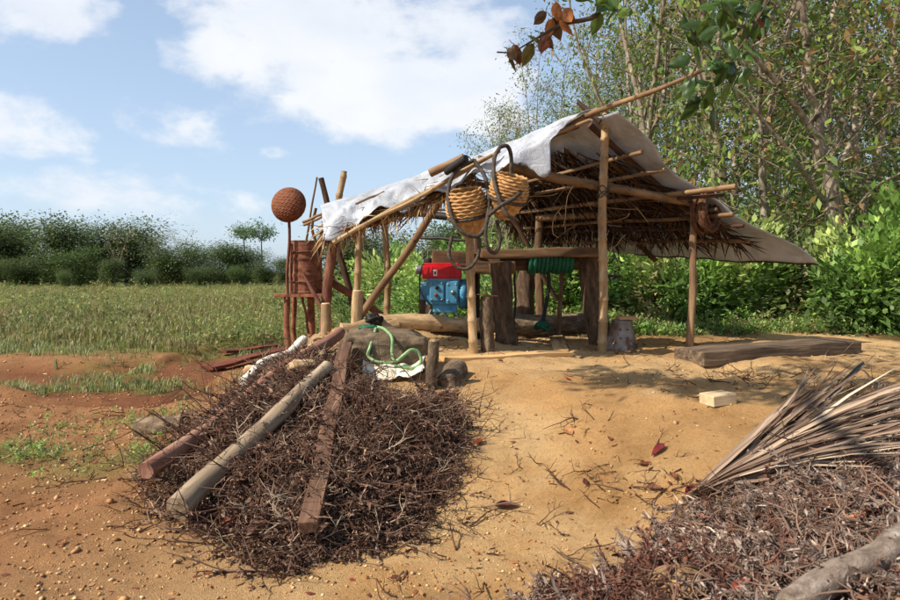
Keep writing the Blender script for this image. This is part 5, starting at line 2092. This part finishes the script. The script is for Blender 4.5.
def brush(name, poly, n, protos, wts, label, seed, margin, heapcol, xr=None, yr=None, pref=None, thick=.10, zone=None):
    r = np.random.default_rng(seed)
    xy = scatter_poly(r, n, poly, margin, xr, yr)
    ins = ss(-.05, .25, inside_dist(xy[:, 0], xy[:, 1], poly))
    z = surf(xy[:, 0], xy[:, 1]) + thick * (r.random(n) - .35) * ins + .01
    idx = r.choice(len(protos), n, p=np.array(wts) / sum(wts))
    if zone is not None:
        idx = zone(r, xy, idx)
    az = r.random(n) * 6.28 if pref is None else pref + r.normal(size=n) * .9
    tilt = r.normal(size=n) * .15 + .02 * ins
    acc = instances(protos, idx, np.column_stack([xy, z]), az, tilt, r.random(n) * 6.28 * .5 - .8, .7 + .6 * r.random(n))
    h = heap_under(name, poly, 0, heapcol, label)
    acc.add(np.concatenate(h.V), np.concatenate(h.Q), None, np.concatenate(h.C))
    o = place(name, acc.mesh(name, False), M_TWIG)
    tag(o, label, 'brush', kind='stuff')
    return o


SPR = [spray(1000 + i, .17 + .035 * (i % 4), 13, B_BROWN, .9) for i in range(8)]
TWG = [twig(1040 + i, .20 + .06 * i, B_BROWN + [lin(170, 150, 126)]) for i in range(6)]
brush('brush_heap', POLY_L, 5000, SPR + TWG, [1.0] * 8 + [.55] * 6, 'tangled heap of dead brown fern and twigs spilling down the mound front', 61, .07, lin(70, 50, 39), thick=.07)
SPP = [spray(1100 + i, .16 + .03 * (i % 4), 30, B_PURPLE, .5, .02, .0028) for i in range(6)]
SPD = [spray(1120 + i, .13 + .03 * (i % 3), 20, B_RED, .8, .08, .0035) for i in range(5)]
TWP = [twig(1140 + i, .15 + .05 * i, B_BROWN + [lin(132, 108, 90)]) for i in range(5)]


def zone_r(r, xy, idx):
    red = gauss(xy[:, 0], xy[:, 1], .75, 2.75, .32, .35)
    out = idx.copy()
    m = r.random(len(xy)) < red * 1.1
    out[m] = 6 + r.integers(0, 5, m.sum())
    return out


brush('brush_heap', POLY_R, 3300, SPP + SPD + TWP, [1.0] * 6 + [.25] * 5 + [.6] * 5, 'dry purplish-grey fern litter in the bottom right foreground', 62, .06, lin(92, 72, 58), xr=(-.1, 3.3), yr=(1.75, 4.3), thick=.05, zone=zone_r)


# ------------------------------------------------------------------ dead palm frond, foreground log
def build_frond():
    A = G(684, 503)
    tip = [G(720, 484), Vector((2.35, 4.30, 0)), Vector((3.3, 4.85, 0)), Vector((4.4, 5.3, 0))]
    for k_, p in enumerate(tip[1:]):
        p.z = S(p.x, p.y) + .10 + .06 * k_
    path = smooth_path([A + Vector((0, 0, .02)), tip[0] + Vector((0, 0, .05)), tip[1], tip[2], tip[3]], 40)
    e = empty('palm_frond', A)
    tag(e, 'large dead grey palm frond lying across the right foreground', 'frond')
    V, Q, T = tube(path, np.linspace(.024, .012, 40), 7)
    place('midrib', Acc().add(V, Q, T).mesh('midrib'), M_POLE, e)
    r = np.random.default_rng(14)
    n = 285
    cs = [lin(150, 128, 108), lin(172, 150, 126), lin(124, 102, 86), lin(190, 170, 146), lin(110, 86, 70)]
    mats = []
    for i in range(n):
        t = .03 + .80 * r.random() ** 1.4
        k = t * 39
        i0 = min(int(k), 38)
        p = path[i0] * (1 - k + i0) + path[i0 + 1] * (k - i0)
        dr = unit(path[i0 + 1] - path[i0])
        sd = unit(np.cross(dr, (0, 0, 1)))
        side = 1 if r.random() < .68 else -1       # the near side shows most
        ln = (1.0 + .9 * r.random()) * (1.1 - .4 * t)
        d0 = unit(dr * 1.5 + sd * side * (.05 + (.95 if side > 0 else .42) * r.random() ** 1.3) + np.array([0, 0, .16 * r.random()]))
        pts = [p + np.array([0, 0, .02 * r.random()])]
        d_ = d0
        for q in range(6):
            d_ = unit(d_ + np.array([0, 0, -.05]) + sd * side * .03 + r.normal(size=3) * .055)
            np_ = pts[-1] + d_ * ln / 6
            np_[2] = max(np_[2], S(np_[0], np_[1]) + .01 + .05 * r.random())
            pts.append(np_)
        pts = np.array(pts)
        w = .013 + .012 * r.random()
        up = unit(np.cross(d0, sd) + r.normal(size=3) * .5)
        sdv = unit(np.cross(d0, up))
        Vs = []
        for q, pt in enumerate(pts):
            ww = w * (1.0, 1.1, 1.0, .9, .75, .5, .1)[q] * .5
            Vs += [pt - sdv * ww, pt + up * ww * .55, pt + sdv * ww]
        Qs = []
        for q in range(6):
            b = q * 3
            Qs += [(b, b + 1, b + 4, b + 3), (b + 1, b + 2, b + 5, b + 4)]
        c = np.array(cs[r.integers(0, len(cs))]) * (.7 + .5 * r.random())
        place('leaflet', Acc().add(np.array(Vs), Qs, None, c).mesh('leaflet', False), M_DRY, e)
    # black charred stalk along the back of the frond
    o = cable('charred_branch', [G(752, 470) + Vector((0, 0, .08)), G(800, 432) + Vector((0, .0, .10)), G(835, 405) + Vector((0, 0, .12)), G(862, 380) + Vector((0, 0, .16))], .016, M_BLACK, None, 22)
    tag(o, 'thin blackened branch along the upper edge of the palm frond', 'branch')


build_frond()


def fore_log():
    A, B = P(790, 606, 2.15), P(915, 536, 2.55)
    for p in (A, B):
        p.z = max(p.z, S(p.x, p.y) + .03)
    o = pole('log', A, B, .052, .058, surface('mottled_bark', [lin(88, 72, 60), lin(138, 120, 104), lin(172, 156, 140)], 22, (1, 1, .5), .95, 1.0, .02, spot=(lin(186, 176, 164), 9, .6)), None, k=18, knots=.06, seed=21)
    tag(o, 'grey-barked branch lying in the bottom right corner', 'log')
    q = G(682, 598)
    e = empty('dry_husk', q)
    tag(e, 'dry brown fibrous husk at the bottom edge of the picture', 'husk')
    me = lumpy('husk', (.125, .10, .075), 31, .18, 3.5, 40, 26)
    place('shell', me, surface('husk_fibre', [lin(84, 58, 38), lin(142, 108, 74), lin(184, 150, 108)], 26, (1, 1, .5), .95, .9, .01), e, Matrix.Translation(q + Vector((0, .03, .03))))
    r = np.random.default_rng(3)
    for i in range(16):
        a = r.random() * 3.14 * 2
        th = np.linspace(.15, 1.3, 7)
        pts = [np.array(q) + np.array([.13 * math.sin(t) * math.cos(a), .105 * math.sin(t) * math.sin(a) + .03, .03 + .082 * math.cos(t)]) for t in th]
        cable('fibre', pts, .004, M_BAMBOO_D, e, 12, 4)


fore_log()


# ------------------------------------------------------------------ fallen leaves
def leaf_mesh(seed, L_, W_, colr, curl):
    r = np.random.default_rng(seed)
    nu, nv = 13, 7
    u = np.linspace(0, 1, nu)
    v = np.linspace(-1, 1, nv)
    U, V = np.meshgrid(u, v, indexing='ij')
    wd = W_ * np.sin(np.clip(U * 1.04, 0, 1) ** .8 * math.pi) ** .8 + .001
    X = (U - .5) * L_
    Y = V * wd * .5 * (1 - .25 * curl)
    Z = np.abs(V) ** 1.5 * wd * .55 * curl + .10 * L_ * curl * (2 * (U - .5)) ** 2 + .012 * fbm(U * 6 + seed, V * 3, 2)
    c = np.array(colr)[None, None] * (1 + .7 * fbm(U * 4 + seed, V * 3, 3)[..., None] - .2 * (np.abs(V[..., None]) < .1))
    a = Acc().add(np.stack([X, Y, Z], -1).reshape(-1, 3), grid_faces(nu, nv), None, np.clip(c, .01, 1).reshape(-1, 3))
    st = tube(np.array([(-L_ * .5, 0, .004), (-L_ * .62, .01, .012), (-L_ * .75, .02, .006)]), .0022, 4)
    a.add(st[0], st[1], st[2], np.array(colr) * .6)
    return a.mesh('leaf')


LR, LB, LT = lin(112, 36, 38), lin(116, 66, 40), lin(170, 116, 74)
LD = lin(92, 52, 44)
leaves = [(507, 509, .17, LD, .7, 'curled dark red-brown leaf alone on the sand in the middle front'), (568, 433, .14, LT, .3, 'flat tan leaf on the sand slope below the plank'),
          (658, 452, .15, LR, .4, 'dark red leaf on the open sand below the sawn block'), (645, 466, .09, LB, .6, 'small brown leaf beside the dark red one on the sand'),
          (673, 478, .10, LB, .7, 'curled brown leaf just above the fern litter'), (690, 493, .13, LR, .5, 'bright red-brown leaf at the butt of the palm frond'),
          (655, 490, .10, LB, .6, 'rusty leaf left of the palm frond butt'), (586, 484, .08, LD, .8, 'small dark curled leaf in the middle of the sand'),
          (737, 465, .12, LR, .5, 'red leaf against the upper edge of the palm frond'), (479, 444, .16, lin(170, 96, 60), .7, 'orange-brown curled leaf right of the brush heap'),
          (430, 450, .15, lin(178, 104, 68), .6, 'orange-brown leaf on the right of the brush heap'), (226, 526, .14, lin(196, 110, 84), .4, 'pinkish leaf on the lower left of the brush heap'),
          (303, 478, .12, lin(190, 140, 100), .5, 'tan leaf on the brush heap left of the squared plank'), (312, 462, .11, lin(186, 92, 66), .5, 'reddish leaf close to the squared plank'),
          (568, 380, .07, lin(170, 30, 40), .4, 'small red leaf on the sand below the short board'), (500, 362, .09, LD, .6, 'dark leaf in front of the long sandy plank'),
          (610, 440, .07, LB, .4, 'tiny brown leaf in the shade patch'), (760, 545, .10, lin(176, 108, 76), .5, 'tan leaf on the fern litter at lower right'),
          (835, 585, .16, lin(190, 108, 74), .4, 'large orange-brown leaf in front of the grey-barked branch'), (745, 590, .15, lin(150, 66, 44), .6, 'curled red-brown leaf right of the husk'),
          (860, 520, .13, lin(184, 120, 84), .5, 'tan leaf beyond the grey-barked branch'), (705, 520, .10, lin(176, 96, 70), .6, 'pinkish-brown leaf below the frond butt'),
          (655, 545, .09, lin(160, 90, 64), .6, 'brown leaf in the fern litter left of the frond'), (735, 535, .11, lin(180, 120, 88), .5, 'pale brown leaf in the middle of the fern litter'),
          (420, 520, .09, LB, .6, 'small brown leaf at the right foot of the brush heap'), (185, 470, .08, LD, .6, 'dark leaf left of the reddish log'), (60, 545, .08, LT, .4, 'pale leaf on the bare earth at lower left')]
for i, (px, py, L_, c, cu, lab) in enumerate(leaves):
    p = G(px, py)
    nrm = Vector((-(S(p.x + .05, p.y) - S(p.x - .05, p.y)) / .1, -(S(p.x, p.y + .05) - S(p.x, p.y - .05)) / .1, 1)).normalized()
    M = Matrix.Translation(p + Vector((0, 0, .012))) @ nrm.to_track_quat('Z', 'Y').to_matrix().to_4x4() @ Matrix.Rotation(i * 2.1 + .4, 4, 'Z') @ Matrix.Rotation(.2 * math.sin(i * 3.3), 4, 'X')
    o = place('fallen_leaf', leaf_mesh(i + 60, L_, L_ * .48, c, cu), M_DEADLEAF, None, M)
    tag(o, lab, 'leaf', 'dead leaves scattered on the ground')


# ------------------------------------------------------------------ pebbles, crumbs and twig litter
def build_litter():
    r = np.random.default_rng(31)
    # a few stone shapes
    pr = []
    for i in range(5):
        u = np.linspace(0, 6.283, 6, endpoint=False)
        V = [(0, 0, -.6)] + [(math.cos(a) * (.8 + .4 * r.random()), math.sin(a) * (.6 + .4 * r.random()), -.1 + .3 * r.random()) for a in u] + [(.1, .1, .55)]
        T = [(0, 1 + (j + 1) % 6, 1 + j) for j in range(6)] + [(7, 1 + j, 1 + (j + 1) % 6) for j in range(6)]
        pr.append((np.array(V), np.zeros((0, 4), int), np.array(T), np.tile(np.array([1.0, 1, 1]), (8, 1))))
    n = 22000
    y = 2.8 * np.exp(r.random(n) * math.log(13 / 2.8))
    x = (r.random(n) * 1040 - 70 - 450) / FPX * y
    k = (inside_dist(x, y, POLY_L) < .05) & (inside_dist(x, y, POLY_R) < .1) & (r.random(n) < .25 + 1.2 * ss(-.05, .22, fbm(x * 1.1 + 3, y * 1.1, 3)) + .4 * ss(-.5, -2, x)) & ~((y > 10.5) & (x > 1))
    x, y = x[k], y[k]
    m = len(x)
    s = .0035 + .011 * r.random(m) ** 3 + .014 * (r.random(m) < .03) * r.random(m)
    s *= np.where(x < -1.5, 1.25, 1.0) * (.8 + .05 * y)
    acc = instances(pr, r.integers(0, 5, m), np.column_stack([x, y, ground_z(x, y) + s * .2]), r.random(m) * 6.28, r.normal(size=m) * .3, r.normal(size=m) * .3, s)
    base = np.array([lin(196, 156, 104), lin(214, 182, 134), lin(176, 130, 82), lin(160, 112, 70), lin(204, 174, 130)])
    C = np.concatenate(acc.C)
    cc = np.repeat(base[r.integers(0, 5, m)], 8, 0)
    rd = np.repeat(ss(-.6, -2.2, x), 8)[:, None]
    cc = cc * (1 - .55 * rd) + np.array(lin(150, 104, 70)) * .55 * rd
    acc.C = [cc * np.clip(C, .7, 1.2)]
    o = place('pebbles', acc.mesh('pebbles', False), M_STONE)
    tag(o, 'small stones and crumbs of clay strewn over the sand', 'pebbles', kind='stuff')
    # twig and straw litter
    tw = [twig(1200 + i, .16 + .05 * i, [lin(118, 88, 62), lin(150, 118, 84), lin(84, 60, 44)]) for i in range(5)]
    P_ = []
    for (px, py, sx, sy, cnt) in [(740, 380, 45, 6, 60), (860, 385, 40, 12, 40), (100, 470, 70, 30, 70), (480, 345, 40, 8, 34), (560, 420, 120, 60, 60), (200, 450, 40, 20, 50), (640, 480, 50, 15, 45), (440, 520, 30, 40, 30),
                                  (60, 420, 60, 12, 60), (640, 350, 60, 6, 30), (180, 400, 60, 10, 40)]:
        for _ in range(cnt):
            q = hit(px + r.normal() * sx, min(598, max(340, py + r.normal() * sy)), ground_z)
            P_.append((q.x, q.y, q.z + .008))
    P_ = np.array(P_)
    m = len(P_)
    acc = instances(tw, r.integers(0, 5, m), P_, r.random(m) * 6.28, r.normal(size=m) * .08, r.random(m) * 3, .35 + .7 * r.random(m))
    # dry leaf crumbs
    n = 900
    y = 3.0 * np.exp(r.random(n) * math.log(11.5 / 3.0))
    x = (r.random(n) * 980 - 40 - 450) / FPX * y
    V, T = leaf_arrays(np.column_stack([x, y, ground_z(x, y) + .006]), .02 + .05 * r.random(n), np.column_stack([r.normal(size=(n, 2)), .15 * r.random(n)]), np.column_stack([r.normal(size=(n, 2)) * .3, np.ones(n)]), .45, .2)
    cl = np.array([lin(120, 70, 44), lin(150, 100, 64), lin(92, 56, 42), lin(170, 124, 84), lin(110, 48, 40)])
    acc.add(V, None, T, np.repeat(cl[r.integers(0, 5, n)], 4, 0))
    o = place('twig_litter', acc.mesh('twig_litter', False), M_TWIG)
    tag(o, 'dry twigs and leaf crumbs littering the earth', 'litter', kind='stuff')


build_litter()


# ------------------------------------------------------------------ tree overhead: its trunk stands outside the picture, branches reach in at the top
def build_overhang():
    base = Vector((-3.6, -3.2, float(ground_z(-3.6, -3.2))))
    e = empty('overhanging_tree', base)
    tag(e, 'tree whose leafy branch ends hang into the top of the picture', 'tree')
    r = np.random.default_rng(91)
    tr = smooth_path([base + Vector((0, 0, -.2)), base + Vector((.1, .1, 3)), base + Vector((.3, .5, 6.5)), base + Vector((.6, 1.2, 9))], 14)
    V, Q, T = tube(tr, np.linspace(.2, .1, 14), 12)
    place('trunk', Acc().add(V, Q, T).mesh('trunk'), M_TRUNK, e)
    top = tr[9]
    limbs = [[top, (-3.2, 1.2, 6.3), (-2.0, 3.0, 6.1), P(470, -170, 4.4), P(560, -60, 4.2), P(600, 8, 4.1), P(560, 25, 4.05), P(525, 45, 4.0)],
             [(-2.0, 3.0, 6.1), (.2, 3.9, 5.4), P(700, -130, 4.3), P(765, -30, 4.2), P(757, 20, 4.15), P(735, 55, 4.1), P(712, 90, 4.1)],
             [tr[11], (-3.6, 2.0, 7.6), (-2.6, 4.2, 7.7), (-1.4, 5.2, 7.5)]]
    for j, l in enumerate(limbs):
        p = smooth_path([np.array(q, float) for q in l], 40)
        V, Q, T = tube(p, np.linspace(.05 if j != 1 else .022, .005, 40), 7)
        place('branch', Acc().add(V, Q, T).mesh('branch'), M_TRUNKD, e)

    def bigleaf(p, d_, L_, c, seed, parent):
        me = leaf_mesh(seed, L_, L_ * .56, c, .3)
        x = Vector(d_).normalized()
        y = x.cross(Vector((r.normal() * .5, -1.0, r.normal() * .5 + .3))).normalized()
        z = x.cross(y)
        M = Matrix.Translation(Vector(p) + x * L_ * .6) @ Matrix((x, y, z)).transposed().to_4x4()
        return place('leaf', me, M_DEADLEAF if c[0] > c[1] else M_GLEAF, parent, M)
    BRN = [lin(150, 84, 40), lin(112, 62, 34), lin(172, 104, 48), lin(96, 70, 36)]
    GRN = [lin(70, 96, 36), lin(58, 82, 32), lin(86, 108, 44), lin(50, 72, 28)]
    # brown trifoliate leaf hanging at the far left tip, others along the spray
    groups = [((510, 44), BRN, 3), ((541, 32), BRN, 3), ((536, 40), [lin(96, 90, 40)], 2), ((560, 8), BRN, 3), ((565, 14), BRN, 3), ((576, 2), GRN, 2), ((620, 6), GRN, 3), ((600, 2), GRN, 3), ((548, 12), BRN, 2),
              ((690, 70), GRN, 4), ((700, 40), GRN, 4), ((708, 22), GRN, 4), ((716, 60), GRN, 4), ((722, 8), GRN, 4), ((735, 30), GRN, 4), ((740, 8), GRN, 4), ((748, 44), GRN, 4), ((752, 18), GRN, 4), ((760, 22), BRN, 2), ((766, 6), GRN, 4),
              ((738, 62), GRN, 4), ((728, 84), GRN, 3), ((700, 96), GRN, 3), ((712, 80), GRN, 3), ((690, 28), GRN, 3), ((712, 108), GRN, 3), ((775, 0), GRN, 3)]
    q = 0
    for (px, py), pal, k in groups:
        c = np.array(P(px, py, 4.0 + .2 * r.random()))
        for i in range(k):
            q += 1
            d_ = (r.normal() * .6, r.normal() * .5, -1.0 if pal is BRN else r.normal() * .6 - .4)
            bigleaf(c + r.normal(size=3) * .03, d_, .11 + .05 * r.random(), pal[r.integers(0, len(pal))], 400 + q, e)
    for a, b, m in (((525, 45), (497, 52), (512, 52)), ((700, 60), (690, 80), (694, 70)), ((745, 30), (722, 10), (733, 18)), ((757, 20), (775, -8), (766, 5)), ((570, 20), (548, 40), (556, 30)), ((712, 60), (690, 28), (700, 45))):
        cable('twig', [P(*a, 4.05), P(*m, 4.07), P(*b, 4.05)], .005, M_TRUNKD, e, 10, 5)
    # leaf masses up out of sight whose shade falls on the sand at the right
    pos = []
    for (gx, gy, w, h_, m) in [(1.75, 6.35, .42, 5.6, 520), (2.45, 6.0, .42, 5.5, 480), (2.1, 5.6, .25, 5.6, 60), (2.9, 5.3, .4, 5.6, 260), (3.3, 5.7, .35, 5.6, 200), (3.4, 6.6, .4, 5.8, 120), (4.2, 7.2, .5, 6.0, 200), (5.2, 7.0, .7, 6.0, 260), (3.9, 5.9, .4, 5.8, 110), (6.0, 8.2, .9, 6.0, 260), (4.6, 6.2, .4, 5.8, 110), (1.5, 6.9, .3, 5.4, 60)]:
        c = Vector((gx, gy, float(ground_low(gx, gy)))) + SUN * (h_ / SUN.z)
        pos.append(np.array(c) + r.normal(size=(m, 3)) * np.array([w, w, w * .6]) * .55)
    pos = np.concatenate(pos)
    n = len(pos)
    V, T = leaf_arrays(pos, .10 + .09 * r.random(n), r.normal(size=(n, 3)) + np.array([0, 0, -.3]), rand_unit(r, n) * .7 + np.array([0, 0, 1.0]), .5)
    cr = place('crown', Acc().add(V, None, T, np.repeat(np.array(GRN)[r.integers(0, 4, n)], 4, 0)).mesh('crown', False), M_LEAF, e)


M_GLEAF = attr_mat('overhead_leaf', .4, .3, .4)
build_overhang()
